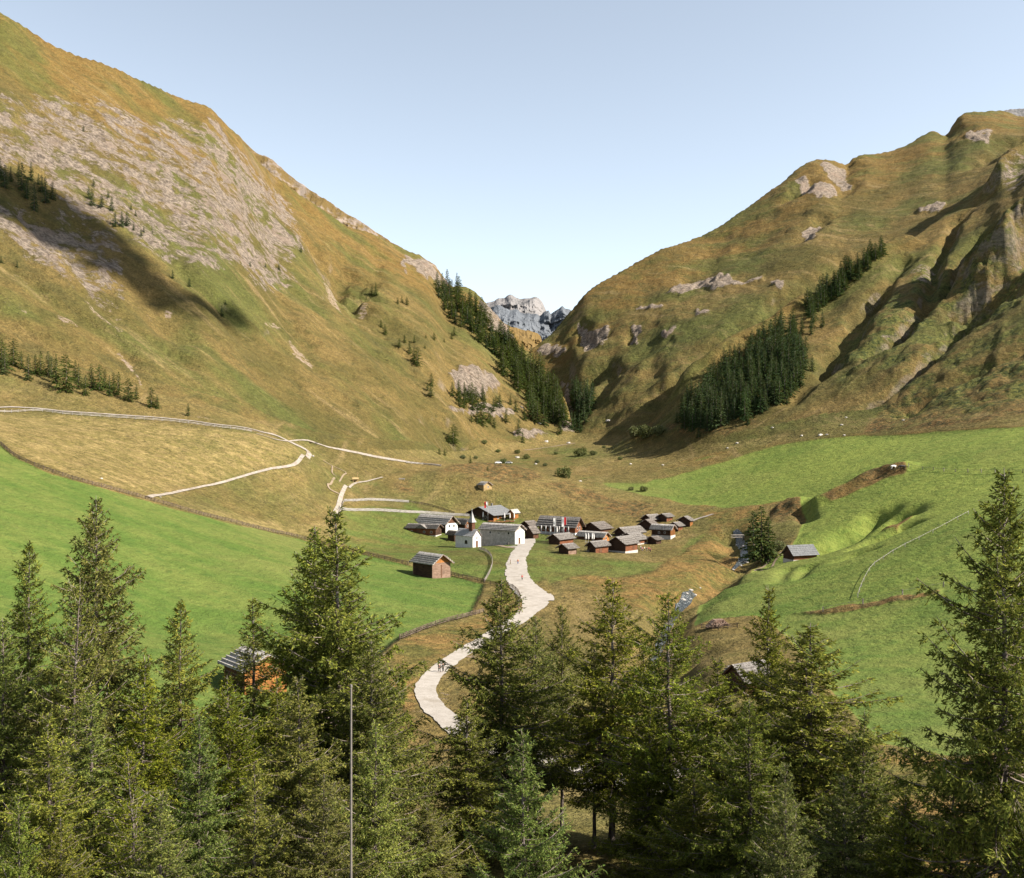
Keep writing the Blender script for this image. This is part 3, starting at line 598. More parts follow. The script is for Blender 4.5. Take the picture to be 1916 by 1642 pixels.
def larch_meshes(name, seed, H=22., Rr=3.6, nb=130, bare=.16, shape=.85, density=1., droop=1., needle=LARCH, wob=.25, dead=.12):
    """trunk and crown of a larch: long limbs, hanging twigs, tufts of needles"""
    g = np.random.default_rng(seed)
    zt = np.linspace(0, 1, 22)
    wx = wob*np.cumsum(g.normal(0, .12, 22)); wy = wob*np.cumsum(g.normal(0, .12, 22)); wx -= wx[0]; wy -= wy[0]
    tr = (.0098*H)*(1-zt)**.9+.012; tr[0] *= 1.35; tr[1] *= 1.08
    tv, tq = tube(np.stack([wx, wy, zt*H], 1), tr, 9)
    tme = mesh_np(name+'_trunk', tv, tq, smooth=True)
    A = Acc(); wood = 0
    tw_s = []; tw_d = []; tw_l = []
    t = np.sort(bare+(1-bare)*(np.arange(nb)+g.random(nb))/nb*.985)
    az = (np.arange(nb)*2.39996+g.normal(0, .5, nb))
    clump = .78+.34*np.sin(t*g.uniform(30, 44)+g.uniform(0, 6))*.6
    for k in range(nb):
        tt = (t[k]-bare)/(1-bare)
        prof = (1-tt)**(shape+.12*tt)*(.55+.45*min(1, tt/.16)) + .01
        Lb = Rr*prof*g.uniform(.45, 1.12)*clump[k]+.12
        if g.random() < .05: Lb *= 1.25
        n = 7; s = np.linspace(0, 1, n)
        elev = -.40*droop+1.25*tt**1.2+g.normal(0, .22)
        da = az[k]+g.normal(0, .10)
        ez = Lb*(math.tan(elev)*.72*s-.30*droop*(s-s*s)*(1-tt)+.22*s**3*(1-tt*.4))
        bend = g.normal(0, .12)*Lb*s**2
        z0 = t[k]*H; cx = np.interp(z0/H, zt, wx); cy = np.interp(z0/H, zt, wy)
        hx, hy = math.cos(da), math.sin(da)
        pts = np.stack([cx+hx*Lb*s-hy*bend, cy+hy*Lb*s+hx*bend, z0+ez], 1)
        v, q = tube(pts, .012+.0105*Lb*(1-s)**.8, 3); A.quads(v, q)
        isdead = g.random() < dead*(1.9 if tt < .25 else .5)
        m = int(Lb/.062*density*(.12 if isdead else 1))+5
        ss = np.sort(g.uniform(.08, 1.0, m))**.85
        base = np.stack([np.interp(ss, s, pts[:, c]) for c in range(3)], 1)
        side = g.choice([-1., 1.], m); ang = side*g.uniform(.45, 1.25, m)
        hd = math.atan2(pts[-1, 1]-pts[0, 1], pts[-1, 0]-pts[0, 0])+ang
        down = g.normal(-.42*droop*(1-.8*tt)+.30*tt, .48, m)
        d = np.stack([np.cos(hd), np.sin(hd), down], 1); d /= np.linalg.norm(d, axis=1)[:, None]
        ln = (.34*(1-.6*tt**3)+.30*Lb*(1-.75*ss))*g.uniform(.45, 1.2, m)*.66
        tw_s.append(base); tw_d.append(d); tw_l.append(ln)
    wood = A.n
    B = np.concatenate(tw_s); Dd = np.concatenate(tw_d); Ln = np.concatenate(tw_l)
    # twigs: thin slivers
    sdv = np.cross(Dd, [0, 0, 1.]); sdv /= np.linalg.norm(sdv, axis=1)[:, None]+1e-9
    hang = np.array([0, 0, -1.])*.34*droop
    end = B+(Dd+hang)*Ln[:, None]
    w = .009
    tv2 = np.stack([B+sdv*w, B-sdv*w, end], 1).reshape(-1, 3); A.tris(tv2, np.arange(len(tv2)).reshape(-1, 3))
    ntw = len(B)
    # needle tufts along the twigs
    cnt = np.maximum(2, (Ln/.066*density).astype(int)); idx = np.repeat(np.arange(len(B)), cnt)
    f = g.random(len(idx)); f = .1+.95*f
    P0 = B[idx]+(Dd[idx]+hang*f[:, None])*(Ln[idx]*f)[:, None]
    dr = Dd[idx]*.9+g.normal(0, .62, (len(idx), 3)); dr[:, 2] += .05; dr /= np.linalg.norm(dr, axis=1)[:, None]
    sd_ = np.cross(dr, g.normal(0, 1, (len(idx), 3))); sd_ /= np.linalg.norm(sd_, axis=1)[:, None]+1e-9
    ll = g.uniform(.11, .28, len(idx))[:, None]; ww = g.uniform(.022, .050, len(idx))[:, None]
    a = P0-dr*ll*.25; tip = P0+dr*ll; mid = P0+dr*ll*.25
    nv = np.stack([a, mid+sd_*ww, tip, mid-sd_*ww], 1).reshape(-1, 3)
    i = np.arange(len(idx))*4; A.quads(nv, np.stack([i, i+1, i+2, i+3], 1))
    nq_wood = sum(len(x) for x in A.q[:-1])
    cme = mesh_np(name+'_crown', np.concatenate(A.v), np.concatenate(A.q), np.concatenate(A.t))
    tme.materials.append(BARK); cme.materials.append(TWIG); cme.materials.append(needle)
    mi = np.zeros(len(cme.polygons), np.int32); nq = sum(len(x) for x in A.q); mi[nq_wood:nq] = 1
    cme.polygons.foreach_set('material_index', mi)
    return tme, cme

def spruce_mesh(name, seed, H=14., Rr=3.0, nb=76, shape=.8, needle=SPRUCE, ragged=.25, bare=.04):
    """a conifer as seen from half a kilometre: trunk, tiers of drooping boughs made of many needle sprays; one mesh"""
    g = np.random.default_rng(seed); A = Acc()
    zt = np.linspace(0, 1, 6); v, q = tube(np.stack([0*zt, 0*zt, zt*H-.6], 1), .016*H*(1-zt)+.02, 6); A.quads(v, q); ntr = len(q)
    t = np.sort(bare+(1-bare)*((np.arange(nb)+g.random(nb))/nb)**1.08*.99); az = np.arange(nb)*2.39996+g.normal(0, .4, nb)
    for k in range(nb):
        tt = t[k]; Lb = Rr*((1-tt)**shape*(.7+.3*min(1, tt/.15)))*g.uniform(1-ragged*1.6, 1+ragged)+.18
        m = max(6, int(Lb*11)); s = g.uniform(.12, 1.04, m)
        el = -.38+.9*tt+g.normal(0, .1); da = az[k]+g.normal(0, .30, m)*(1.2-s)
        c = np.stack([np.cos(da)*Lb*s, np.sin(da)*Lb*s, tt*H+Lb*s*math.tan(el)-.16*Lb*s*s+g.normal(0, .08, m)], 1)
        d = np.stack([np.cos(da), np.sin(da), np.full(m, el*.7)-.25], 1)+g.normal(0, .38, (m, 3)); d /= np.linalg.norm(d, axis=1)[:, None]
        sd_ = np.cross(d, g.normal(0, 1, (m, 3))); sd_ /= np.linalg.norm(sd_, axis=1)[:, None]
        l = (g.uniform(.30, .62, m)*(1.1-.5*tt))[:, None]; w = (g.uniform(.13, .24, m)*(1.1-.4*tt))[:, None]
        nv = np.stack([c-d*l*.5, c+sd_*w, c+d*l, c-sd_*w], 1).reshape(-1, 3); i = np.arange(m)*4
        A.quads(nv, np.stack([i, i+1, i+2, i+3], 1))
    me = mesh_np(name, np.concatenate(A.v), np.concatenate(A.q))
    me.materials.append(BARK); me.materials.append(needle)
    mi = np.ones(len(me.polygons), np.int32); mi[:ntr] = 0; me.polygons.foreach_set('material_index', mi)
    return me

LV = [larch_meshes('larch', 101, Rr=7.2, nb=270, shape=.86, bare=.08),
      larch_meshes('larch', 102, Rr=6.2, nb=270, shape=.90, bare=.12, density=.95),
      larch_meshes('larch', 103, Rr=7.8, nb=290, shape=.80, bare=.08, droop=1.3),
      larch_meshes('larch', 104, Rr=5.6, nb=230, shape=.95, bare=.15, density=.85),
      larch_meshes('larch', 105, Rr=6.6, nb=190, shape=.70, bare=.18, density=.65, droop=.9, dead=.28, wob=.5),
      larch_meshes('larch', 106, Rr=7.6, nb=290, shape=.84, bare=.04, density=.95, needle=YOUNG, dead=.03)]
LV.append(larch_meshes('larch', 107, Rr=6.4, nb=220, shape=.76, bare=.24, density=.9, dead=.18, wob=.35))
trees_n = [0]
def larch(px, ytop, d, kind, width, label, rot=None, group='larches in the foreground', lean=0):
    """a foreground larch: trunk at photo x, top at photo y, at distance d; width = crown scale across"""
    x = (px-CX)/F*d; z = zat(x, d); h = (CY-ytop)/F*d-z
    e = bpy.data.objects.new('larch_tree', None); COL.objects.link(e)
    e.location = (x, d, z-.15); sz = h/22.
    e.rotation_euler = (0, R(lean), rot if rot is not None else (px*1.37+d) % 6.28)
    e.scale = (width*1.04, width*1.04, sz)
    tag(e, label, 'larch tree', group)
    t, c = LV[kind]
    link('trunk', t, None, e); link('crown', c, None, e)
    trees_n[0] += 1
    return e
# photo x, y of the top, distance, variant, crown width, label
FORE = [
 (52,1008,74,1,.98,'slim larch at the left edge, its thin top drawn against the green meadow'),
 (188,922,70,2,1.06,'tallest larch of the left group, broad crown right of the slim one at the edge'),
 (148,1092,64,4,.80,'half bare larch with reddish twigs in front of the tallest left larch'),
 (336,1118,68,1,.95,'pointed larch between the tallest left larch and the grey roofed shed'),
 (268,1228,58,0,.86,'leafy yellow green larch below and in front of the pointed left larch'),
 (472,1112,80,3,1.1,'slender larch standing right in front of the grey roofed orange shed'),
 (588,978,76,2,1.2,'left one of two tall larches standing close together right of the orange shed'),
 (632,950,72,0,1.42,'right and taller one of two larches standing close together right of the orange shed'),
 (700,1190,66,2,1.0,'wide drooping larch leaning over the bend of the gravel road'),
 (702,1345,52,5,.60,'low bright green larch just right of the bare grey pole'),
 (560,1262,58,0,.84,'bushy larch just left of the bare grey pole'),
 (432,1258,62,2,.82,'dense larch below the orange shed'),
 (372,1330,52,5,.66,'light green larch in the middle of the lower left thicket'),
 (165,1290,56,1,.92,'larch with pale lower trunk under the half bare larch'),
 (92,1330,52,0,.80,'olive larch in the lower left thicket near the edge'),
 (12,1150,66,2,.85,'larch cut off by the left edge of the picture'),
 (36,1478,40,5,.42,'small bright larch in the bottom left corner'),
 (240,1400,48,4,.62,'thin larch with dead grey twigs in the bottom left thicket'),
 (480,1420,48,1,.66,'small larch at the bottom, two crowns left of the bare grey pole'),
 (935,1076,78,2,1.16,'dark larch with hanging boughs in front of the gravel road, directly below the village'),
 (876,1300,70,1,.92,'shaded bare larch right of the lower road bend'),
 (1003,1148,82,6,.80,'narrow dark larch just right of the one below the village'),
 (1052,1128,84,6,.66,'slim larch squeezed between the narrow dark one and the broad flat topped one'),
 (1146,1078,74,6,1.16,'broad flat topped larch with pale trunk, tallest of the middle row'),
 (1112,1195,76,6,.66,'thin trunked larch left of the broad flat topped one'),
 (1205,1190,78,6,.74,'narrow larch between the flat topped one and the thick dark trunk'),
 (1252,1104,68,6,1.08,'larch with a thick dark straight trunk in the middle right'),
 (1342,1232,76,0,.92,'shaded larch in front of the stream, right of the thick dark trunk'),
 (1436,1098,72,0,.86,'yellowish larch rising beside the grey roof right of the stream'),
 (1512,1162,62,2,1.48,'very wide drooping larch right of the yellowish one'),
 (1400,1300,56,2,.80,'dark larch in front of the yellowish larch'),
 (1615,1330,58,0,.72,'low larch filling the gap between the very wide larch and the right edge'),
 (1470,1420,46,5,.50,'low leafy larch at the bottom below the very wide larch'),
 (1882,868,48,2,1.08,'largest larch, thick dark trunk at the right edge of the picture'),
 (1790,1400,50,4,.66,'sparse dark larch at the foot of the largest one'),
 (522,1262,66,1,.84,'larch covering the lower right corner of the orange shed'),
 (1215,1320,66,0,.66,'dark larch close left of the thick dark trunk, low in the middle row'),
 (300,1480,46,0,.62,'olive larch at the bottom edge between the dead twigged one and the light green one'),
 (600,1440,48,2,.62,'drooping dark larch at the bottom edge just left of the bare grey pole'),
 (120,1520,44,2,.55,'low drooping larch at the bottom edge right of the corner larch'),
 (800,1500,60,0,.66,'shaded low larch at the bottom between bare pole and bright young larch'),
 (1300,1440,58,2,.74,'dark drooping larch at the bottom right of the thick dark trunk'),
 (1580,1450,52,0,.72,'olive larch at the bottom edge under the very wide larch'),
 (1690,1480,50,2,.60,'low drooping larch at the bottom near the foot of the largest larch'),
 (978,1362,46,5,.72,'bright green young larch at the bottom centre in front of the dark ones')]
for px, yt, d, k, w, lab in FORE: larch(px, yt, d, k, w, lab)
# larches just right of the picture, whose shade falls into it
for px, yt, d, k, w in [(2080,900,62,2,1.1),(2020,1000,80,0,1.),(2230,880,52,1,1.05),(2180,950,76,2,1.)]:
    larch(px, yt, d, k, w, 'larch just beyond the right edge of the picture', group='larches beyond the right edge')

# conifers on the slopes
SV = [spruce_mesh('conifer', 201), spruce_mesh('conifer', 202, Rr=2.6, shape=.9), spruce_mesh('conifer', 203, Rr=3.5, shape=.65, ragged=.4), spruce_mesh('conifer', 204, Rr=2.9, shape=.75, ragged=.35),
      spruce_mesh('conifer', 205, Rr=4.2, shape=.55, ragged=.4, nb=84)]
DV = []
for m in SV[:4]:
    c = m.copy(); c.materials[1] = FIRS; DV.append(c)
def conifer(px, py, hpx, label, group, kinds=None, wide=1., dmin=0):
    p = loc(px, py, dmin); h = hpx/F*p.y
    m = (kinds or SV)[random.randrange(len(kinds or SV))]; k = h/14.
    CONIFERS.append((hpx, len(CONIFERS), m, p, (k*wide*random.uniform(.88, 1.12), k), random.uniform(0, 6.28), label, group))
CONIFERS = []
def build_conifers(limit=292):
    cs = sorted(CONIFERS, key=lambda c: (-c[0], c[1]))
    for hpx, i, m, p, (sx, sz), rot, label, group in sorted(cs[:limit], key=lambda c: c[1]):
        o = bpy.data.objects.new('conifer_tree', m); COL.objects.link(o)
        o.location = p; o.scale = (sx, sx, sz); o.rotation_euler = (0, 0, rot); tag(o, label, 'conifer', group)
    V = []; Q = []; n = 0; mi = []
    for hpx, i, m, p, (sx, sz), rot, label, group in cs[limit:]:
        v = np.empty(len(m.vertices)*3, np.float32); m.vertices.foreach_get('co', v); v = v.reshape(-1, 3)
        q = np.empty(len(m.loops), np.int32); m.loops.foreach_get('vertex_index', q)
        a = np.empty(len(m.polygons), np.int32); m.polygons.foreach_get('material_index', a)
        c, s_ = math.cos(rot), math.sin(rot)
        V.append(np.stack([(v[:, 0]*c-v[:, 1]*s_)*sx+p.x, (v[:, 0]*s_+v[:, 1]*c)*sx+p.y, v[:, 2]*sz+p.z], 1)); Q.append(q.reshape(-1, 4)+n); n += len(v); mi.append(a*(2 if m in DV else 1))
    me = mesh_np('distant_wood', np.concatenate(V), np.concatenate(Q))
    for m in (BARK, SPRUCE, FIRS): me.materials.append(m)
    me.polygons.foreach_set('material_index', np.concatenate(mi))
    tag(link('distant_wood', me), 'smallest far conifers filling the woods and dotting the slopes', 'wood', kind='stuff')
def scatter(poly, n, h0, h1, label, group, kinds=None, wide=1., sep=9, dmin=0):
    q = np.array(poly); got = []; tries = 0
    while len(got) < n and tries < n*60:
        tries += 1
        x = random.uniform(q[:, 0].min(), q[:, 0].max()); y = random.uniform(q[:, 1].min(), q[:, 1].max())
        if not inpoly(np.array([x]), np.array([y]), poly)[0]: continue
        if any(abs(x-a) < sep and abs(y-b) < sep*.7 for a, b in got): continue
        got.append((x, y))
    for x, y in sorted(got, key=lambda k: k[1]): conifer(x, y, random.uniform(h0, h1), label, group, kinds, wide, dmin)
l = 'dark conifer in the row above the pale path on the left slope'; gname = 'conifers above the path on the left slope'
for x, y, h in [(3,692,58),(9,700,50),(25,684,52),(40,690,34),(53,711,48),(66,700,38),(76,702,46),(90,700,44),(105,718,56),(97,706,40),(124,732,68),(141,712,40),(147,727,48),(160,739,38),(171,726,46),(186,731,50),(196,726,36),(205,741,40),(212,730,34),(221,739,44),(241,750,42),(255,747,28),(-12,690,60),(-30,695,56),(-20,705,50)]:
    conifer(x, y, h, l, gname, wide=1.15)
conifer(283, 762, 38, 'bushy lone conifer pair tree just right of the row above the path', 'pair right of the row', SV[2:3], 1.2); conifer(294, 764, 26, 'lower half of the conifer pair just right of the row above the path', 'pair right of the row', SV[2:3], 1.3)
conifer(352, 778, 24, 'single small conifer standing right on the edge of the pale path', None, SV[:1], 1.2)
for x, y, h in [(41,357,54),(35,331,30),(58,338,36),(64,394,52),(85,380,50),(98,373,34),(9,352,44),(0,335,40),(20,340,30),(72,345,22),(50,372,40),(78,360,34),(-15,350,50)]:
    conifer(x, y, h, 'dark conifer in the clump high on the left cliff, at the picture edge', 'conifers high on the left cliff', DV, .95)
for x, y, h in [(172,385,32),(166,372,24),(175,349,15),(190,388,26),(202,370,14),(209,394,26),(215,424,28),(228,424,30),(238,422,28),(245,392,12),(254,404,12),(250,431,16),(264,442,14),(269,434,12),(285,436,7),(156,246,12)]:
    conifer(x, y, h, 'small conifer in the loose clump on the bare rock face of the left mountain', 'conifers on the left rock face', DV, 1.1)
for x, y, h in [(323,521,17),(354,537,17),(415,592,22),(422,570,10),(522,505,14),(497,500,10),(468,498,10),(563,472,16),(32,500,12),(2,492,14)]:
    conifer(x, y, h, 'lone small conifer scattered on the middle of the left slope', 'lone conifers on the left slope', DV, 1.1)
for x, y, h in [(703,553,25),(696,552,16),(752,566,14),(761,570,14),(744,568,12),(713,612,16),(720,626,20),(757,641,16),(775,641,14),(797,632,9),(747,650,18),(766,662,24),(781,684,34),(774,676,26),(807,722,24),(806,741,24),(800,730,16),(795,652,10),(812,636,14),(850,628,18),(845,634,14),(831,640,9)]:
    conifer(x, y, h, 'small conifer dotted over the steep pasture left of the wooded spur', 'conifers on the steep pasture', SV[2:]+SV[2:4], 1.15)
lw, gw = 'dark conifer in the wood running down the crest of the left spur', 'conifers of the spur wood'
scatter([(812,548),(838,536),(862,548),(905,585),(950,640),(985,690),(960,700),(905,650),(868,618),(836,590)], 66, 28, 42, lw, gw, SV[:4]+DV[:2], 1.3, 6)
scatter([(952,648),(985,676),(1015,705),(1045,745),(1063,785),(1058,800),(1030,800),(1000,790),(985,770),(968,738),(935,700)], 84, 32, 48, lw, gw, SV[:4], 1.3, 6)
scatter([(895,640),(935,630),(950,665),(915,670)], 9, 24, 32, lw, gw, SV[:4], 1.3, 6)
scatter([(835,745),(865,735),(905,748),(930,770),(905,775),(860,768)], 16, 26, 34, 'conifer in the small clump under the pale rock band of the left spur', 'conifers under the pale rock band', SV[:4], 1.25, 8)
for x, y, h in [(848,829,36),(840,828,18),(902,796,42),(893,792,30),(915,790,30),(882,790,20),(925,800,18),(947,790,26),(935,762,28),(970,812,30),(978,828,22),(965,770,24),(981,786,24),(955,757,20),(1000,776,26),(1048,812,26),(1040,790,24),(928,760,20),(832,852,14),(822,850,12),(880,866,14),(912,880,8)]:
    conifer(x, y, h, 'bushy conifer among the broken rocks at the foot of the left spur', 'conifers at the foot of the spur', SV[2:], 1.15)
scatter([(1068,742),(1100,742),(1112,760),(1098,805),(1080,822),(1068,815)], 20, 34, 52, 'dark conifer standing in the shaded gorge between the two mountains', 'conifers in the gorge', DV, 1., 6, 700)
lr, gr = 'dark conifer in the triangular wood on the right slope', 'conifers of the right slope wood'
scatter([(1268,806),(1300,811),(1360,800),(1440,768),(1490,735),(1505,690),(1500,655),(1475,640),(1430,652),(1380,690),(1330,735),(1290,770)], 165, 38, 56, lr, gr, DV, 1.15, 8)
scatter([(1255,790),(1290,745),(1340,700),(1400,650),(1450,615),(1490,590),(1500,620),(1450,640),(1380,685),(1320,735),(1280,790)], 26, 34, 46, lr, gr, DV, 1.05, 8)
scatter([(1240,800),(1290,735),(1400,635),(1500,600),(1560,640),(1540,710),(1440,785),(1320,822)], 22, 18, 40, 'straggling conifer on the fringe of the triangular wood on the right slope', 'stragglers round the right slope wood', DV, 1.2, 22)
scatter([(1480,640),(1520,600),(1540,610),(1535,660),(1500,660)], 9, 26, 38, lr, gr, DV, 1., 8)
scatter([(1500,575),(1530,552),(1580,515),(1640,470),(1655,478),(1610,520),(1570,560),(1520,600)], 46, 26, 40, 'dark conifer in the narrow gully wood high on the right slope', 'conifers of the high gully wood', DV, 1.35, 6)
for x, y, h in [(1410,1048,92),(1425,1050,104),(1438,1046,80)]:
    conifer(x, y, h, {1410: 'leftmost dark spruce of the three beside the stream', 1425: 'tallest spruce of the three beside the stream', 1438: 'rightmost olive spruce of the three beside the stream'}[x], 'spruces beside the stream', [DV[0], DV[1], SV[0]][:] if x != 1438 else SV[:1], 1.25)
build_conifers()
# shrubs
def shrub_mesh(seed, n=900):
    g = np.random.default_rng(seed); c = g.normal(0, 1, (n, 3)); c /= np.linalg.norm(c, axis=1)[:, None]; c *= g.uniform(.35, 1, (n, 1))**.6
    c *= 1+.25*np.sin(c[:, :1]*5+seed)*np.cos(c[:, 1:2]*4); c[:, 2] = c[:, 2]*.7+.6
    d = g.normal(0, 1, (n, 3)); d /= np.linalg.norm(d, axis=1)[:, None]; e = np.cross(d, g.normal(0, 1, (n, 3))); e /= np.linalg.norm(e, axis=1)[:, None]
    v = np.stack([c-d*.09, c+e*.06, c+d*.12, c-e*.06], 1).reshape(-1, 3); i = np.arange(n)*4
    return mesh_np('shrub', v, np.stack([i, i+1, i+2, i+3], 1))
BUSH = needle_material('willow_leaves', (.06,.075,.03), (.10,.115,.045), (.16,.17,.08), .25)
SHV = [shrub_mesh(301), shrub_mesh(302), shrub_mesh(303)]
for m in SHV: m.materials.append(BUSH)
def bush(px, py, wpx, label, group=None, k=0):
    p = loc(px, py); r = wpx/2/F*p.y
    o = bpy.data.objects.new('round_bush', SHV[k % 3]); COL.objects.link(o); o.location = p; o.scale = (r, r, r*.95); o.rotation_euler = (0, 0, px)
    return tag(o, label, 'bush', group)
bush(1456, 1030, 30, 'round grey green bush right of the three spruces by the stream'); bush(1444, 1042, 24, 'low bush at the foot of the three spruces by the stream')
bush(1204, 919, 16, 'larger of two small dark bushes on the edge of the right meadow'); bush(1181, 917, 11, 'smaller of two small dark bushes on the edge of the right meadow')
bush(1087, 853, 26, 'dark low bush on the valley floor below the gorge'); bush(1110, 851, 14, 'small dark bush beside the larger one below the gorge')
bush(1055, 893, 32, 'flat dark juniper patch at the tip of the right meadow')
bush(942, 866, 14, 'bush between the two small white cars')
for k, (x, y, w) in enumerate([(1190,816,30),(1210,818,34),(1232,814,30),(1205,810,26)]): bush(x, y, w, 'green alder bush at the lower tip of the right slope wood', 'alder bushes at the tip of the wood', k)
for k, (x, y, w) in enumerate([(906,830,12),(932,846,10),(866,858,12),(890,858,9),(985,858,14),(1005,866,10),(968,848,12),(1040,850,9),(1020,872,10),(1130,838,8),(1160,860,10)]):
    bush(x, y, w, 'little bush scattered on the valley floor below the spur', 'little bushes on the valley floor', k)
# ---------------------------------------------------------------- building materials
def wood(name, dark, light, board=.22, horiz=True, rough=.85):
    s = NT(name); p = s.obj()
    sc = (.6, .6, 5) if horiz else (6, 6, .5)
    n = s.noise(p, 1.2, 5, .65, sc); n2 = s.noise(p, .5, 4, .6)
    c = s.mix(s.ss(n, .34, .66), dark, light); c = s.mix(s.ss(n2, .5, .72, 0, .55), c, tuple(v*.55 for v in dark))
    w = s.n('ShaderNodeTexWave', _wave_type='BANDS', _bands_direction='Z' if horiz else 'X', Vector=p, Scale=1/board/6.28*2, Distortion=.4).outputs['Fac']
    return s.bsdf(s.mix(s.ss(w, .0, .22, .75, 0), c, tuple(v*.25 for v in dark)), rough, .15, s.bump(w, .05))
def plaster(name, c0, c1, rough=.9):
    s = NT(name); p = s.obj()
    n = s.noise(p, .9, 6, .7); n2 = s.noise(p, 4, 4, .6)
    return s.bsdf(s.mix(s.ss(n, .35, .68), c0, c1), rough, .1, s.bump(n2, .04))
def shingle(name, c0, c1, c2):
    s = NT(name); p = s.obj()
    n = s.noise(p, 1.0, 5, .7, (2.5, 1.1, 1)); n2 = s.noise(p, .35, 4, .6); n3 = s.noise(p, 5, 3, .6, (1.6, .4, 1))
    c = s.mix(s.ss(n, .34, .66), c0, c1); c = s.mix(s.ss(n2, .52, .7, 0, .7), c, c2); c = s.mix(s.ss(n3, .6, .75, 0, .6), c, tuple(v*.4 for v in c0))
    return s.bsdf(c, .85, .2, s.bump(n3, .05))
def plain(name, c, rough=.6, spec=.3, metal=0.):
    s = NT(name); n = s.noise(s.obj(), 6, 3, .6)
    return s.bsdf(s.mix(s.ss(n, .3, .7), tuple(v*.82 for v in c), c), rough, spec, None, metal)
M_DARK = wood('dark_timber', (.036,.021,.014), (.088,.047,.028)); M_BROWN = wood('brown_timber', (.075,.035,.020), (.145,.066,.036))
M_ORANGE = wood('orange_boards', (.20,.078,.022), (.35,.15,.043), .25, False); M_REDB = wood('red_brown_timber', (.125,.048,.024), (.235,.092,.042))  # red brown and orange also colour sunny walls: sunlight put into the timber
M_WORN = wood('sun_worn_logs', (.16,.098,.068), (.30,.20,.145)); M_FRESH = wood('fresh_pale_timber', (.32,.215,.095), (.44,.32,.16), .2)  # worn logs are also lightened in colour for sunny walls
M_WHITE = plaster('white_plaster', (.48,.46,.43), (.60,.58,.55)); M_STONE = plaster('grey_plaster', (.24,.225,.20), (.37,.35,.315)); M_PLINTH = plaster('pale_stone', (.32,.295,.26), (.44,.41,.37))
R_PALE = shingle('pale_shingles', (.16,.147,.132), (.40,.37,.335), (.225,.208,.19)); R_GREY = shingle('grey_shingles', (.075,.066,.059), (.205,.187,.168), (.112,.101,.092))
R_SLATE = shingle('slate_roof', (.085,.087,.088), (.145,.147,.148), (.11,.112,.115)); R_CHAPEL = shingle('smooth_pale_roof', (.20,.195,.19), (.29,.285,.28), (.24,.235,.23)); R_BROWN = shingle('brown_grey_shingles', (.066,.055,.047), (.16,.138,.12), (.10,.088,.077))
M_GLASS = plain('dark_glass', (.02,.022,.026), .15, .5); M_FRAME = plain('white_frame', (.55,.52,.48)); M_DOOR = plain('brown_door', (.11,.05,.025)); M_METAL = plain('grey_metal', (.3,.3,.3), .5, .5)
M_CHIM = plaster('dark_chimney', (.10,.095,.09), (.16,.15,.14)); M_PALEWOOD = wood('silvery_rails', (.17,.145,.12), (.28,.25,.215), .3); M_FENCE = wood('brown_rails', (.07,.048,.034), (.145,.11,.084), .3); M_LIME = wood('whitened_boards', (.22,.20,.18), (.33,.31,.285), .3)

class MB:
    """collects boxes and prisms, builds ONE mesh"""
    def __init__(s): s.v = []; s.f = []
    def add(s, v, f): n = len(s.v); s.v += [tuple(q) for q in v]; s.f += [[i+n for i in q] for q in f]
    def box(s, x0, x1, y0, y1, z0, z1): s.add([(x, y, z) for z in (z0, z1) for y in (y0, y1) for x in (x0, x1)], [[0,2,3,1],[4,5,7,6],[0,1,5,4],[1,3,7,5],[3,2,6,7],[2,0,4,6]])
    def bar(s, a, b, w, h=None):
        a = Vector(a); b = Vector(b); d = (b-a).normalized(); up = Vector((0, 0, 1)) if abs(d.z) < .9 else Vector((1, 0, 0))
        sx = d.cross(up).normalized()*(w/2); sy = sx.cross(d).normalized()*((h or w)/2)
        s.add([a-sx-sy, a+sx-sy, a+sx+sy, a-sx+sy, b-sx-sy, b+sx-sy, b+sx+sy, b-sx+sy], [[0,3,2,1],[4,5,6,7],[0,1,5,4],[1,2,6,5],[2,3,7,6],[3,0,4,7]])
    def poly_prism(s, pts, axis_vec):
        n = len(pts); a = Vector(axis_vec); q = [Vector(p) for p in pts]
        s.add(q+[p+a for p in q], [list(range(n))[::-1], list(range(n, 2*n))]+[[i, (i+1) % n, n+(i+1) % n, n+i] for i in range(n)])
    def tube(s, pts, rad, n=8):
        v, q = tube(pts, rad, n); k = len(v); m = len(pts)
        s.add(v, [list(x) for x in q]+[list(range(n))[::-1], list(range(k-n, k))])
    def build(s, name, mat=None, parent=None, smooth=False):
        me = bpy.data.meshes.new(name); me.from_pydata(s.v, [], s.f); me.update()
        bm = bmesh.new(); bm.from_mesh(me); bmesh.ops.recalc_face_normals(bm, faces=bm.faces); bm.to_mesh(me); bm.free()
        if smooth:
            for p in me.polygons: p.use_smooth = True
        return link(name, me, mat, parent)
def root(name, loc_, rz=0, **kw):
    e = bpy.data.objects.new(name, None); COL.objects.link(e); e.location = loc_; e.rotation_euler = (0, 0, rz); return tag(e, **kw)

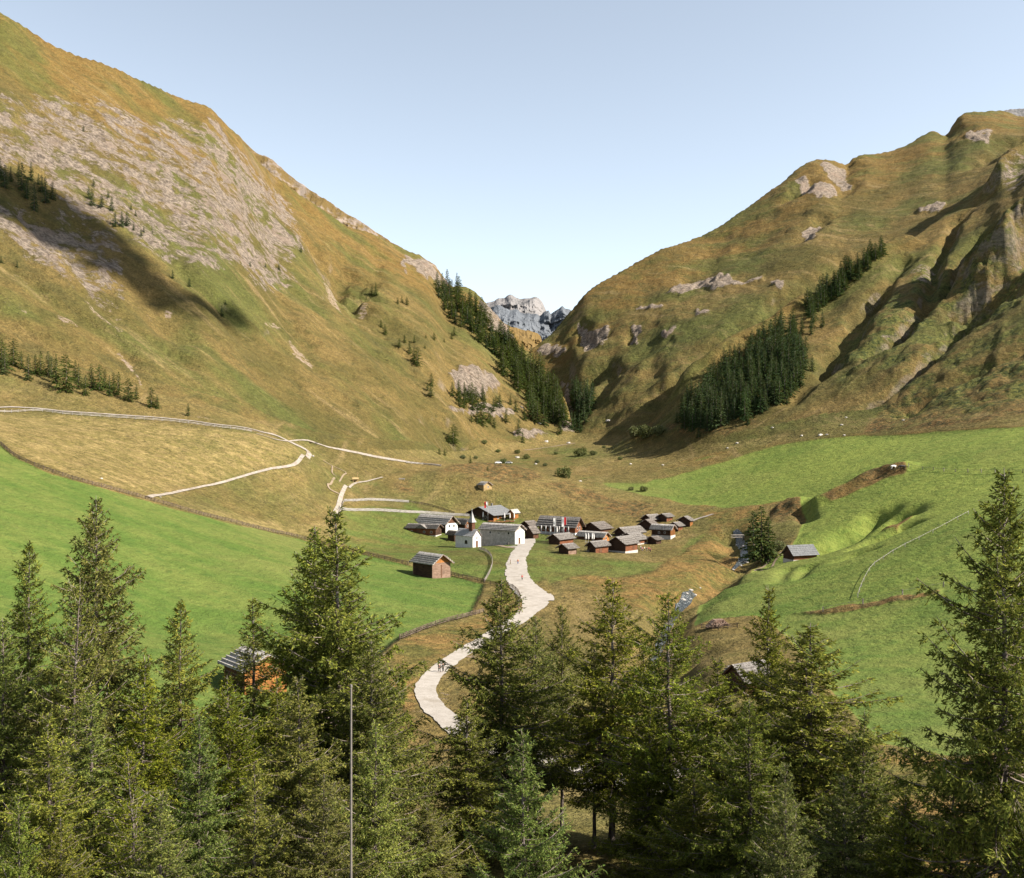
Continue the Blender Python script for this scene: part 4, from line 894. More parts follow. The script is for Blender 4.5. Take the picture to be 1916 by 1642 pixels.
def roof_mesh(L, W, wall, rise, ov, og, th=.16, courses=5, rows=True, seed=0):
    """two slopes of overlapping shingle courses with weighting poles and a ridge board"""
    g = random.Random(seed); b = MB()
    sl = math.hypot(W/2, rise); ex = ov*1.0
    for sy in (-1, 1):
        def pt(x, t, h):                       # t: metres down the slope from the ridge
            return (x, sy*t*(W/2)/sl+sy*h*rise/sl, wall+rise-t*rise/sl+h*(W/2)/sl)
        tot = sl+ex; step = tot/courses
        for k in range(courses):
            t0 = max(0, k*step-.12); t1 = (k+1)*step+.04*(k < courses-1); x0 = -L/2-og+g.uniform(-.05, .05); x1 = L/2+og+g.uniform(-.05, .05)
            h0 = .004*k+.0; lift = .07
            b.add([pt(x0, t0, h0), pt(x1, t0, h0), pt(x1, t1, h0+lift), pt(x0, t1, h0+lift), pt(x0, t0, h0+th*.5), pt(x1, t0, h0+th*.5), pt(x1, t1, h0+lift+th*.6), pt(x0, t1, h0+lift+th*.6)],
                  [[0,3,2,1],[4,5,6,7],[0,1,5,4],[1,2,6,5],[2,3,7,6],[3,0,4,7]])
            if rows and k:
                tt = t1-.25; b.bar(pt(x0, tt, lift+th*.6+.12), pt(x1, tt, lift+th*.6+.12+g.uniform(-.02, .02)), .20, .18)
    return b
def house(fc, gpx, spx, a, wallpx, risepx, name, label, cat, gable=M_DARK, side=M_DARK, top=None, roof=R_GREY, plinth=0, plinth_mat=M_PLINTH, ov=.85, og=.85, courses=5, rows=True, chimney=False,
          gwin=(), swin=(), gdoor=None, sdoor=None, far=None, group=None, wall_low=None, dmin=0):
    """a house set by its nearest corner; a = bearing of the visible gable (right positive, left negative). Windows: (along 0..1, height m, w, h)"""
    c = loc(*fc, dmin); k = F/c.y; a_ = R(a)
    W = gpx/k/math.cos(a_); L = spx/k/abs(math.sin(a_)); wall = wallpx/k; rise = risepx/k
    ng = Vector((math.sin(a_), -math.cos(a_), 0)); ns = Vector((-math.copysign(math.cos(a_), a_), -abs(math.sin(a_)), 0)); ys = -1 if a > 0 else 1
    cen = c-ng*L/2-ns*W/2; cen.z = c.z
    e = root(name, cen, math.atan2(ng.y, ng.x), label=label, cat=cat, group=group)
    pl = plinth/k
    for y0, y1 in ((-W/2, -W/2+.25), (W/2-.25, W/2)): b = MB(); b.box(-L/2, L/2, y0, y1, pl-2*(pl == 0), wall); b.build('side_wall', side, e)
    for x0, x1 in ((-L/2-.004, -L/2+.25), (L/2-.25, L/2+.004)): b = MB(); b.box(x0, x1, -W/2-.004, W/2+.004, pl-2*(pl == 0), wall-.002); b.build('end_wall', gable, e)
    if pl:
        b = MB(); b.box(-L/2-.06, L/2+.06, -W/2-.06, W/2+.06, -2.2, pl-.002); b.build('plinth', plinth_mat, e)
    for sx in (-1, 1):
        b = MB(); x = sx*(L/2+.012); b.poly_prism([(x, -W/2, wall), (x, W/2, wall), (x, 0, wall+rise-.05)], (-sx*.2, 0, 0)); b.build('gable', top or gable, e)
    rf = roof_mesh(L, W, wall, rise, ov, og, courses=courses, rows=rows, seed=int(fc[0])).build('roof', roof, e)
    for sx in (-1, 1):                         # barge boards under the roof ends
        b = MB()
        for sy in (-1, 1):
            sl = math.hypot(W/2, rise); q = 1+ov/sl
            b.bar((sx*(L/2+og-.06), 0, wall+rise-.10), (sx*(L/2+og-.06), sy*W/2*q, wall+rise-rise*q-.10), .06, .16)
        b.build('barge_board', M_WORN if roof is R_PALE else M_BROWN, e)
    if chimney:
        b = MB(); b.box(-L*.12-.4, -L*.12+.4, -.35, .35, wall+rise-.8, wall+rise+1.0); b.box(-L*.12-.5, -L*.12+.5, -.45, .45, wall+rise+1.003, wall+rise+1.15); b.build('chimney', M_CHIM, rf)
    def opening(nm, face, t, z, w, h, mat, frame=True):
        b = MB(); p = MB()
        if face == 'g':
            y = -W/2+W*t if ys < 0 else W/2-W*t; x = L/2+.006
            if a < 0: y = -y if False else y
            b.box(x, x+.06, y-w/2-.1, y+w/2+.1, z-.1, z+h+.1); p.box(x+.061, x+.075, y-w/2, y+w/2, z, z+h)
        else:
            x = L/2-L*t; y = ys*(W/2+.006); y1 = y+ys*.06; y2 = y1+ys*.015
            b.box(x-w/2-.1, x+w/2+.1, min(y, y1), max(y, y1), z-.1, z+h+.1); p.box(x-w/2, x+w/2, min(y1+ys*.001, y2), max(y1+ys*.001, y2), z, z+h)
        o = b.build(nm, M_FRAME if frame else mat, e)
        if frame: p.build('pane', M_GLASS, o)
    for t, z, w, h in gwin: opening('window', 'g', t, z, w, h, M_GLASS)
    for t, z, w, h in swin: opening('window', 's', t, z, w, h, M_GLASS)
    if gdoor: opening('door', 'g', *gdoor, M_DOOR, False)
    if sdoor: opening('door', 's', *sdoor, M_DOOR, False)
    return e, L, W, wall, rise, ys

# the field barn, left of the village
house((809,1082), 32, 41, 42, 28, 15.5, 'field_barn', 'log barn with bright orange gable boards alone in the meadow left of the road', 'barn', gable=M_WORN, side=M_DARK, top=M_ORANGE, roof=R_PALE, ov=.8, og=1.0, courses=6,
      gdoor=(.5, .1, .12, 3.6))
# chapel
e, L, W, wall, rise, ys = house((884.5,1024), 15, 34, 48, 21, 12, 'chapel', 'white chapel with pale smooth roof and small pointed bell tower', 'chapel', gable=M_WHITE, side=M_WHITE, roof=R_CHAPEL, ov=.35, og=.3, rows=False,
      gdoor=(.5, 0, .9, 2.3), gwin=[(.5, 3.1, .5, .7), (.5, 4.9, .4, .6)])
b = MB(); n = 9; r = .75; pts = [(L*.12+r*math.cos(math.pi*i/n), ys*(W/2+.03), 1.9+r*math.sin(math.pi*i/n)) for i in range(n+1)]+[(L*.12-r, ys*(W/2+.03), 1.1), (L*.12+r, ys*(W/2+.03), 1.1)]
b.poly_prism(pts, (0, -ys*.1, 0)); b.build('arched_window', M_GLASS, e)
tx = L*.22
b = MB(); b.box(tx-.85, tx+.85, -.85, .85, wall+rise-1.2, wall+rise+2.7); tw = b.build('bell_tower', M_BROWN, e)
b = MB(); z = wall+rise+2.7; b.add([(tx+dx*1.25, dy*1.25, z-.1) for dx, dy in ((-1,-1),(1,-1),(1,1),(-1,1))]+[(tx+dx*.62, dy*.62, z+1.5) for dx, dy in ((-1,-1),(1,-1),(1,1),(-1,1))]+[(tx, 0, z+4.3)], [[3,2,1,0],[0,1,5,4],[1,2,6,5],[2,3,7,6],[3,0,4,7],[4,5,8],[5,6,8],[6,7,8],[7,4,8]])
sp = b.build('spire', R_CHAPEL, tw)
b = MB(); b.bar((tx, 0, z+4.2), (tx, 0, z+5.2), .1); b.bar((tx, -.3, z+4.8), (tx, .3, z+4.8), .09); b.build('cross', M_METAL, e)
# upper left: white house, log cabin, annexes
house((834,998.5), 21, 60, 50, 19, 14, 'white_house', 'white gabled house with brown gable triangle, leftmost tall house of the village', 'house', gable=M_WHITE, side=M_DARK, top=M_BROWN, roof=R_PALE, ov=.9, og=.9, gwin=[(.3, 2.6, .8, 1.0), (.68, 2.6, .8, 1.0)], chimney=False)
e, L, W, wall, rise, ys = house((815,1004), 9, 55, 72, 16, 6.5, 'log_cabin', 'low dark log cabin with orange brown front below the white gabled house', 'cabin', gable=M_DARK, side=M_REDB, top=M_DARK, roof=R_GREY, ov=.8, og=.9, plinth=2.5, sdoor=(.62, .6, 1.0, 2.0), swin=[(.15, 1.5, .7, .7), (.40, 1.5, .7, .7), (.85, 1.5, .7, .7)])
b = MB(); b.poly_prism([(L*.02-2.6, ys*(W/2+1.4), wall-.1), (L*.02+2.6, ys*(W/2+1.4), wall-.1), (L*.02, ys*(W/2+1.4), wall+1.5)], (0, -ys*3.2, 0)); b.build('porch_roof', R_GREY, e)
house((870,992), 9, 25, 50, 13, 8.5, 'small_house', 'small house with orange gable peeping out behind the chapel', 'house', gable=M_BROWN, side=M_DARK, top=M_ORANGE, roof=R_GREY, gwin=[(.5, 1.4, .7, .8)])
house((850,1013), 8, 13, 45, 14, 6, 'dark_shed', 'dark timber shed pressed against the left side of the chapel', 'shed', roof=R_BROWN)
house((963.8,1018), 18, 67, 58, 26, 10, 'stone_house', 'long grey stone house with white gable end at the top of the gravel road', 'house', gable=M_WHITE, side=M_STONE, top=M_STONE, roof=R_PALE, ov=.7, og=.7, gdoor=(.45, 0, 1.2, 2.2), gwin=[(.3, 3.4, .5, .6)],
      swin=[(.18, 3.6, .8, .9), (.45, 3.6, .5, .6), (.70, 3.6, .8, .9), (.28, 1.1, .4, .5)])
house((912,1018), 5, 13, 58, 8, 3.5, 'annex', 'low white annex with grey roof between chapel and long stone house', 'annex', gable=M_WHITE, side=M_WHITE, roof=R_BROWN, courses=3, rows=False)
house((998,1008), 15, 10, -40, 12, 11, 'dark_hut', 'dark timber hut with steep shingle roof right behind the long stone house', 'hut', side=M_BROWN, roof=R_BROWN)
house((992,990), 17, 14, -40, 7, 8, 'gabled_barn', 'dark gable of a barn half hidden above the hut behind the stone house', 'barn', roof=R_BROWN)
# mountain inn with terrace
e, L, W, wall, rise, ys = house((923,975), 50, 34, -36, 13, 13, 'mountain_inn', 'broad dark inn with smooth grey roof and flag, highest big building of the village', 'inn', gable=M_DARK, side=M_ORANGE, roof=R_SLATE, ov=1.6, og=1.6, rows=False, chimney=True,
      swin=[(.25, 1.0, 1.0, 1.1), (.5, 1.0, 1.0, 1.1), (.75, 1.0, 1.0, 1.1)], gwin=[(.3, 1.2, 1.0, 1.0), (.7, 1.2, 1.0, 1.0)], gdoor=(.5, 0, 1.1, 2.1))
house((961,972), 8, 9, -38, 14, 5, 'orange_kiosk', 'small orange timber kiosk with white posts at the right end of the inn', 'kiosk', gable=M_ORANGE, side=M_ORANGE, roof=R_PALE, courses=3, rows=False)
# hall with white columns
e, L, W, wall, rise, ys = house((1076,1001), 14, 66, 58, 20, 13, 'columned_hall', 'long hall with red brown gable and a row of white columns under its pale roof', 'hall', gable=M_REDB, side=M_REDB, top=M_REDB, roof=R_GREY, ov=2.2, og=1.2, plinth=4, plinth_mat=M_WHITE, gwin=[(.35, 2.3, .8, 1.0), (.68, 2.3, .8, 1.0)], swin=[(.2, 1.6, 1.4, 1.7), (.36, 1.6, 1.4, 1.7), (.52, 1.6, 1.4, 1.7), (.68, 1.6, 1.4, 1.7), (.84, 1.6, 1.4, 1.7)])
for i in range(7):
    b = MB(); x = L/2-L*(.12+.125*i); y = ys*(W/2+1.9); b.box(x-.16, x+.16, min(y, y+ys*.32), max(y, y+ys*.32), -2, wall-.9); b.build('column', M_WHITE, e)
b = MB(); y0, y1 = sorted((ys*(W/2+.07), ys*(W/2+2.6))); b.box(-L*.42, L*.45, y0, y1, -2, .35); b.build('terrace', M_PLINTH, e)
H_ = [  # mostly dark shaded gables, redder sunny sides: light put into the wall colours
 ((1047,1019), 20, 28, -40, 11, 8.5, 'timber_barn', 'grey roofed barn nearest the road on its right side', 'barn', dict(side=M_REDB, roof=R_GREY)),
 ((1063,1037), 17, 17, -45, 12, 7, 'small_barn', 'lowest small barn right of the road, dark with worn grey front', 'barn', dict(side=M_WORN, roof=R_GREY)),
 ((1123,998), 31, 24, -40, 9, 11, 'wide_barn', 'wide dark gabled barn with white stone base right of the columned hall', 'barn', dict(side=M_BROWN, roof=R_BROWN, plinth=2)),
 ((1128,1013), 14, 45, 55, 9, 8, 'orange_gable_house', 'house whose bright orange gable faces right, white parasols before it', 'house', dict(gable=M_ORANGE, side=M_BROWN, top=M_ORANGE, roof=R_PALE, gwin=[(.5, .8, .8, .8)])),
 ((1114,1034), 14, 27, -45, 13, 8, 'red_brown_barn', 'red brown barn with grey roof left of the big weathered barn', 'barn', dict(side=M_REDB, roof=R_GREY, sdoor=(.4, 0, 1.2, 2.0))),
 ((1170,1035), 29, 27, -40, 18, 12, 'weathered_barn', 'biggest weathered barn at the lower right front of the village', 'barn', dict(side=M_REDB, roof=R_GREY, plinth=3.5, sdoor=(.7, 1.2, 1.2, 2.0))),
 ((1193,1019), 34, 21, -40, 10, 11, 'grey_roofed_house', 'house with wide grey roof showing just behind the biggest weathered barn', 'house', dict(side=M_REDB, roof=R_GREY, plinth=2)),
 ((1171,1005), 19, 40, -45, 8, 10, 'long_roofed_barn', 'barn of which only the long grey roof shows, in the middle of the right cluster', 'barn', dict(side=M_DARK, roof=R_GREY)),
 ((1254.6,1009), 12, 33, 60, 19, 8, 'two_storey_house', 'two storey dark house with pale roof and white lower gable, right part of the village', 'house', dict(gable=M_ORANGE, side=M_DARK, top=M_ORANGE, roof=R_PALE, plinth=7, plinth_mat=M_PLINTH, swin=[(.3, 2.4, .6, .6), (.6, 2.4, .6, .6)])),
 ((1222,992), 25, 11, -30, 10, 10, 'dark_gabled_house', 'dark gabled house left of the two storey house with pale roof', 'house', dict(side=M_BROWN, roof=R_BROWN)),
 ((1220,978), 17, 20, -45, 7, 8, 'upper_barn', 'barn with grey roof uppermost left in the right cluster', 'barn', dict(side=M_REDB, roof=R_GREY)),
 ((1247,976), 13, 14, -42, 10, 5, 'box_barn', 'small boxy dark red barn at the very top of the right cluster', 'barn', dict(side=M_REDB, roof=R_GREY)),
 ((1269,994), 14, 11, -40, 11, 6, 'little_hut', 'little hut with red front right behind the two storey house', 'hut', dict(side=M_REDB, roof=R_GREY, gwin=[(.5, .8, .5, .5)])),
 ((1291,985), 20, 8, -30, 12, 7, 'outermost_barn', 'outermost barn on the right where the pale path leaves, orange sunlit side', 'barn', dict(side=M_ORANGE, roof=R_GREY)),
 ((1228,1018), 15, 11, -45, 9, 5, 'low_dark_shed', 'low dark shed below the two storey house', 'shed', dict(side=M_DARK, roof=R_BROWN)),
 ((905,918), 15, 11, 35, 11, 6, 'yellow_hut', 'fresh yellow timber hut alone on the knoll above the inn', 'hut', dict(gable=M_FRESH, side=M_FRESH, top=M_FRESH, roof=R_PALE, courses=3, gwin=[(.55, 1.5, .6, .7)], ov=.5, og=.6)),
 ((1484.6,1049.5), 11, 49, -70, 13, 15, 'hay_barn', 'long hay barn with grey shingle roof alone in the right meadow', 'barn', dict(gable=M_DARK, side=M_REDB, top=M_DARK, roof=R_SLATE, ov=.9, og=.6, plinth=2, courses=6, rows=False)),
 ((458,1300), 66, 58, 40, 48, 22, 'orange_shed', 'orange timber shed with silvery roof half hidden behind the slender larch on the left', 'shed', dict(gable=M_ORANGE, side=M_BROWN, top=M_ORANGE, roof=R_PALE, ov=.8, og=.8, courses=6)),
 ((1395,1300), 30, 62, -58, 28, 24, 'streamside_shed', 'shed with silvery roof behind the yellowish larch near the stream', 'shed', dict(side=M_BROWN, roof=R_GREY, ov=.8, og=.6, courses=6))]
for fc, g_, s_, a, w_, r_, nm, lab, cat, kw in H_: house(fc, g_, s_, a, w_, r_, nm, lab, cat, **kw)
# a lean-to plate on the hay barn's foot: stone wall under its front is part of the plinth; timber stairs by the red brown barn
p = loc(1098, 1032); e = root('wooden_stairs', p, R(-35), label='short flight of grey wooden stairs beside the red brown barn', cat='stairs')
b = MB()
for i in range(8): b.box(-.8, .8, i*.28, i*.28+.3, i*.2-.1, i*.2)
b.build('tread', M_PALEWOOD, e)
for sx in (-.85, .85): b = MB(); b.bar((sx, 0, .9), (sx, 2.4, 2.5), .08); b.bar((sx, 0, -.3), (sx, 0, .95), .08); b.bar((sx, 2.4, 0), (sx, 2.4, 2.55), .08); b.build('handrail', M_PALEWOOD, e)

# ---------------------------------------------------------------- fences
def fence(pix, label, mat, spacing=2.6, ph=1.15, rails=(.35,.7,1.02), rh=.16, rw=.05, pw=.14, lean=0, name='wooden_fence', cat='fence', group=None, dmin=0, over=.25):
    w = [loc(px, py, dmin) for px, py in pix]; c = spline([(q.x, q.y) for q in w], spacing)
    d = np.r_[0, np.cumsum(np.hypot(*np.diff(c, axis=0).T))]; n = max(2, int(d[-1]/spacing)+1); t = np.linspace(0, d[-1], n)
    x = np.interp(t, d, c[:, 0]); y = np.interp(t, d, c[:, 1]); q = [Vector((a, b_, zat(a, b_))) for a, b_ in zip(x, y)]
    e = root(name, q[0], label=label, cat=cat, group=group); o0 = q[0]
    for r_ in rails:
        b = MB()
        for i in range(n-1):
            j0, j1 = random.uniform(-.05, .05), random.uniform(-.05, .05); dd = (q[i+1]-q[i]).normalized()*.0
            b.bar(q[i]-o0-dd+Vector((0, 0, r_+j0)), q[i+1]-o0+dd+Vector((0, 0, r_+j1)), rw, rh)
        b.build('rail', mat, e)
    pm = MB(); pm.bar((0, 0, -.5), (0, 0, ph), pw); pme = None
    st = []
    for i in range(n):
        if len(st) < 99:
            if pme is None: o = pm.build('post', mat, e); pme = o.data
            else: o = link('post', pme, None, e)
            o.location = q[i]-o0; o.rotation_euler = (random.uniform(-.06, .06), random.uniform(-.06, .06), random.uniform(0, 3)); o.scale = (1, 1, random.uniform(.9, 1.12)); st.append(o)
        else:
            if i == len(st): rest = MB()
            rest.bar(q[i]-o0-Vector((0, 0, .5)), q[i]-o0+Vector((0, 0, ph)), pw)
    if n > 99: tag(rest.build('remaining_posts', mat, e), kind='stuff')
    return e
fence([(-30,812),(0,832),(30,856),(80,878),(140,898),(200,914),(280,936),(350,956),(420,974)], 'brown rail fence along the upper edge of the left meadow, left half', M_FENCE, spacing=2.6)
fence([(422,974),(490,991),(560,1006),(620,1023),(690,1040),(764,1057)], 'brown rail fence from the tall paired larches down to the field barn', M_FENCE)
fence([(844,1076),(875,1083),(905,1090)], 'short brown fence from the field barn to the corner near the road', M_FENCE)
fence([(897,1028),(910,1033),(919,1043),(921,1056),(917,1070),(911,1082),(906,1090)], 'curved grey double fence beside the road below the chapel', M_PALEWOOD, spacing=2.)
fence([(906,1091),(930,1096),(955,1098),(968,1108),(974,1122),(970,1138)], 'brown fence hugging the bend of the road right of the field barn corner', M_FENCE)
fence([(748,1197),(775,1186),(805,1174),(840,1163),(876,1154),(905,1146)], 'brown fence along the lower edge of the left meadow above the road', M_FENCE, spacing=2.2)
fence([(645,938),(680,937),(720,937),(765,940)], 'silvery board fence, upper one of two beside the lane left of the inn', M_LIME, spacing=2.6, rails=(.3,.65,1.0), rh=.30)
fence([(766,940),(790,944),(815,950),(840,958),(850,962)], 'dark rail fence continuing the upper silvery board fence to the inn', M_FENCE)
fence([(634,953),(680,956),(740,958),(800,961),(860,965),(878,966)], 'whitish board fence, lower one of two, running to the inn', M_LIME, spacing=3, rails=(.3,.68,1.06), rh=.34)
fence([(642,955),(641,945),(644,938)], 'short grey gate fence between the two board fences at the lane', M_PALEWOOD, spacing=1.8)
fence([(-30,769),(60,769),(120,775),(180,779),(240,783),(300,787),(360,793),(420,801),(470,808)], 'long pale fence lining the lower side of the upper path', M_LIME, spacing=3.6, rails=(.4,.8), rh=.16)
fence([(760,866),(790,869),(825,873)], 'pale fence at the right end of the earth lane', M_LIME, spacing=3.5)
fence([(1605,1118),(1612,1098),(1622,1078),(1633,1061),(1655,1046),(1680,1030),(1710,1015),(1740,1000),(1775,982),(1812,962)], 'thin white tape fence climbing through the right meadow', M_LIME, spacing=5, ph=1.1, rails=(.9,), rh=.10, rw=.05, pw=.10)
fence([(1540,1144),(1590,1133),(1640,1123),(1700,1112),(1765,1098)], 'post fence along the brown strip between two right meadows', M_PALEWOOD, spacing=8, ph=1.2, rails=(.95,), rh=.04, pw=.22)
fence([(1700,873),(1730,878),(1770,882),(1820,884),(1870,884),(1940,884)], 'far thin post fence at the top of the right meadow', M_PALEWOOD, spacing=6, ph=1.3, rails=(1.0,), rh=.08, pw=.2)
fence([(1312,1176),(1345,1178),(1380,1174)], 'short fence below the log pile', M_FENCE, spacing=2)
fence([(935,1018),(950,1019),(963,1020)], 'low garden fence in front of the long stone house', M_PALEWOOD, spacing=1.8, ph=.9, rails=(.3,.7))
fence([(1003,1016),(1020,1017),(1027,1018)], 'short dark fence between road and nearest barn', M_FENCE, spacing=1.8)

# ---------------------------------------------------------------- terrace things
M_CANVAS = plain('white_canvas', (.66,.64,.61), .85, .1); M_RED = plain('red_cloth', (.42,.03,.03), .8, .1)
def parasol_build():
    e = root('closed_parasol', (0, 0, 0)); b = MB(); b.tube([(0,0,-.1),(0,0,2.9)], [.04,.04], 8); b.build('pole', M_METAL, e)
    b = MB(); b.tube([(0,0,.9),(0,0,1.2),(0,0,2.0),(0,0,2.7),(0,0,2.95)], [.10,.26,.24,.15,.03], 10); b.build('canopy', M_CANVAS, e)
    b = MB(); b.box(-.3,.3,-.3,.3,-.05,.08); b.build('base', M_METAL, e); return e
def copy_tree(o, parent=None):
    c = o.copy(); COL.objects.link(c); c.parent = parent
    for ch in o.children: copy_tree(ch, c)
    return c
PAR = parasol_build(); first = [True]
def parasol(px, py, label, group, s=1.25):
    o = PAR if first[0] else copy_tree(PAR); first[0] = False
    p = loc(px, py); o.location = p; o.scale = (s,)*3; tag(o, label, 'parasol', group)
for px, py in [(904,972),(944,974),(954,974),(962,974)]: parasol(px, py, 'closed white parasol on the terrace of the broad inn', 'parasols of the inn')
for px, py in [(1030,1001),(1042,1001)]: parasol(px, py, 'closed white parasol in front of the columned hall', 'parasols of the columned hall', 1.3)
for px, py in [(1096,1014),(1101,1014),(1108,1014),(1111,1014)]: parasol(px, py, 'closed white parasol before the house with the orange gable', 'parasols before the orange gable', 1.25)
def flag(px, py, h, w, fh, cols, label, horiz=True):
    p = loc(px, py); e = root('flagpole', p, label=label, cat='flag')
    b = MB(); b.tube([(0,0,-.3),(0,0,h*.5),(0,0,h)], [.07,.06,.045], 8); b.build('pole', M_FRAME, e)
    n = 8
    for k, m in enumerate(cols):
        v = []; f = []
        for i in range(n+1):
            for s in (0, 1):
                x = w*(k+s)/len(cols); z = h-.15-fh*i/n
                v += [(-x-.05, .10*math.sin(i*.9+x*3), z), (-x-.05, .10*math.sin(i*.9+x*3)+.02, z)]
        for i in range(n):
            a = 4*i; f += [[a, a+2, a+6, a+4], [a+1, a+5, a+7, a+3]]
        b = MB(); b.add(v, f); b.build('flag', m, e)
flag(913, 975, 9.0, 1.6, 2.8, [M_CANVAS, M_RED], 'pole with red and white flag in front of the broad inn')
flag(1060, 1000, 7.5, 2.0, 6.0, [M_RED, M_CANVAS], 'tall white and red banner on a pole at the right of the columned hall')
flag(1040, 1001, 7.4, 1.0, 3.4, [M_CANVAS], 'narrow white banner on a pole before the columned hall')
M_TBL = plain('red_table', (.30,.10,.05), .6)
def table(px, py, rz):
    p = loc(px, py); e = root('picnic_table', p, rz, label='red brown picnic table on the terrace of the broad inn', cat='table', group='picnic tables of the inn')
    b = MB(); b.box(-1.1,1.1,-.4,.4,.70,.76); b.build('tabletop', M_TBL, e)
    for sy in (-.75, .75): b = MB(); b.box(-1.1,1.1,sy-.15,sy+.15,.42,.47); b.build('bench', M_TBL, e)
    b = MB()
    for sx in (-.8, .8): b.bar((sx,-.75,.40),(sx,.75,.40),.08); b.bar((sx,-.5,-.1),(sx,-.2,.70),.08); b.bar((sx,.5,-.1),(sx,.2,.70),.08)
    b.build('trestle', M_DARK, e)
for px, py, rz in [(918,977,.3),(926,978,.2),(934,978,.5),(942,978,.1),(950,977,.4),(958,977,.2)]: table(px, py, rz)
# wayside things left of the village
p = loc(665, 902); e = root('wooden_shelter', p, R(15), label='small tan wooden shelter beside the path left of the knoll', cat='shelter')
b = MB(); b.poly_prism([(-1.5,-1.1,1.5),(-1.5,1.1,1.5),(-1.5,0,2.3)], (3,0,0)); b.build('roof', M_FRESH, e)
for sx in (-1.1,1.1):
    for sy in (-.8,.8): b = MB(); b.bar((sx,sy,-.3),(sx,sy,1.5),.16); b.build('post', M_FRESH, e)
b = MB(); b.box(-1.1,1.1,.5,.78,.1,1.45); b.build('back_board', M_FRESH, e)
p = loc(669, 897); b = MB(); b.tube([(0,0,-.3),(0,0,3.6)], [.13,.1], 8); b.box(-.35,.35,-.13,-.1,2.9,3.4); o = b.build('signpost', M_FRESH); o.location = p; tag(o, 'tan post with a small board standing behind the wooden shelter', 'signpost')
def bench(px, py, rz, mat, label, L=1.8):
    p = loc(px, py); e = root('bench', p, rz, label=label, cat='bench')
    b = MB(); b.box(-L/2,L/2,-.2,.2,.42,.48); b.build('seat', mat, e)
    b = MB(); b.box(-L/2,L/2,.2,.26,.55,.95); b.build('backrest', mat, e)
    for sx in (-L/2+.2, L/2-.2): b = MB(); b.bar((sx,-.15,-.2),(sx,-.15,.42),.09); b.bar((sx,.2,-.2),(sx,.25,.95),.09); b.build('leg', mat, e)
bench(752, 898, .1, M_LIME, 'white bench on top of the brown mound', 3.0); bench(581, 830, 0, M_DARK, 'left one of two dark benches above the path bend'); bench(591, 831, .1, M_PALEWOOD, 'greyish bench, right one of two above the path bend')
# footbridge over the stream
p = loc(1388, 1010); e = root('footbridge', p+Vector((0,0,1.0)), R(8), label='small grey footbridge over the stream left of the three spruces', cat='footbridge')
b = MB(); b.box(-4.2,4.2,-.8,.8,0,.18); b.build('deck', M_PALEWOOD, e)
for sy in (-.8,.8):
    b = MB(); b.bar((-4.2,sy,1.1),(4.2,sy,1.1),.12)
    for k in range(6): b.bar((-4.1+1.64*k,sy,0),(-4.1+1.64*k,sy,1.1),.1)
    b.build('handrail', M_PALEWOOD, e)
# log pile, boulders, bare pole
g = random.Random(3); b = MB(); p = loc(1345, 1172)
for r_ in range(7):
    for k in range(20-2*r_):
        x = (k-(20-2*r_)/2)*.30+g.uniform(-.05,.05); z = .1+r_*.24; y = g.uniform(-.2,.2); rr = g.uniform(.11,.16)
        b.tube([(x,y-.9,z),(x,y+.9,z)], [rr,rr], 7)
o = b.build('log_pile', wood('split_logs', (.24,.15,.11), (.40,.29,.22))); o.location = p; o.rotation_euler = (0,0,R(12)); tag(o, 'pile of pale split logs beside the stream above the silvery roofed shed', 'log pile')
z = zat((657-CX)/F*45, 45.); zt = (CY-1284)/F*45
b = MB(); b.tube([(0,0,-.3),(0,0,(zt-z)*.5),(0,0,zt-z)], [.062,.052,.04], 10); b.tube([(0,0,zt-z-.02),(0,0,zt-z+.08)], [.06,.05], 10)
o = b.build('bare_pole', plain('weathered_pole', (.16,.14,.122), .7)); o.location = ((657-CX)/F*45, 45., z); tag(o, 'tall thin bare grey pole standing in front of the larches on the left', 'pole')
BOUL = []
for sd_ in (1,2,3):
    g = np.random.default_rng(sd_); bm = bmesh.new(); bmesh.ops.create_icosphere(bm, subdivisions=3, radius=1)
    ax = g.normal(0,1,(9,3)); ax /= np.linalg.norm(ax,axis=1)[:,None]
    for v in bm.verts:
        k = 1-.28*max(0, max(float(np.dot(ax[i], v.co))-.72 for i in range(9)))*3
        v.co = Vector((v.co.x*1.25, v.co.y, v.co.z*.8))*k*(1+.10*math.sin(v.co.x*5+sd_)*math.cos(v.co.y*6))
    me = bpy.data.meshes.new('boulder'); bm.to_mesh(me); bm.free(); BOUL.append(me)
s = NT('boulder_stone'); STONE = s.bsdf(s.mix(s.ss(s.noise(s.obj(), 2, 6, .7), .35, .65), (.24,.22,.2), (.46,.42,.38)), .9, .1, s.bump(s.noise(s.obj(), 5, 5, .7), .1))
for me in BOUL: me.materials.append(STONE)
for k, (x, y, w) in enumerate([(1292,1104,9),(1284,1110,8),(1301,1113,7),(1278,1122,9),(1291,1120,6),(1384,1046,9),(1396,1052,8),(1386,1058,7),(1372,1066,7),(1379,1020,7),(1392,1022,8),(1310,1100,5)]):
    p = loc(x, y); o = bpy.data.objects.new('boulder', BOUL[k % 3]); COL.objects.link(o); r_ = w/2/F*p.y; o.location = p; o.scale = (r_, r_*.8, r_*.8); o.rotation_euler = (0, 0, k*2.1); tag(o, 'grey boulder lying in the bed of the stream', 'boulder', 'boulders in the stream bed')
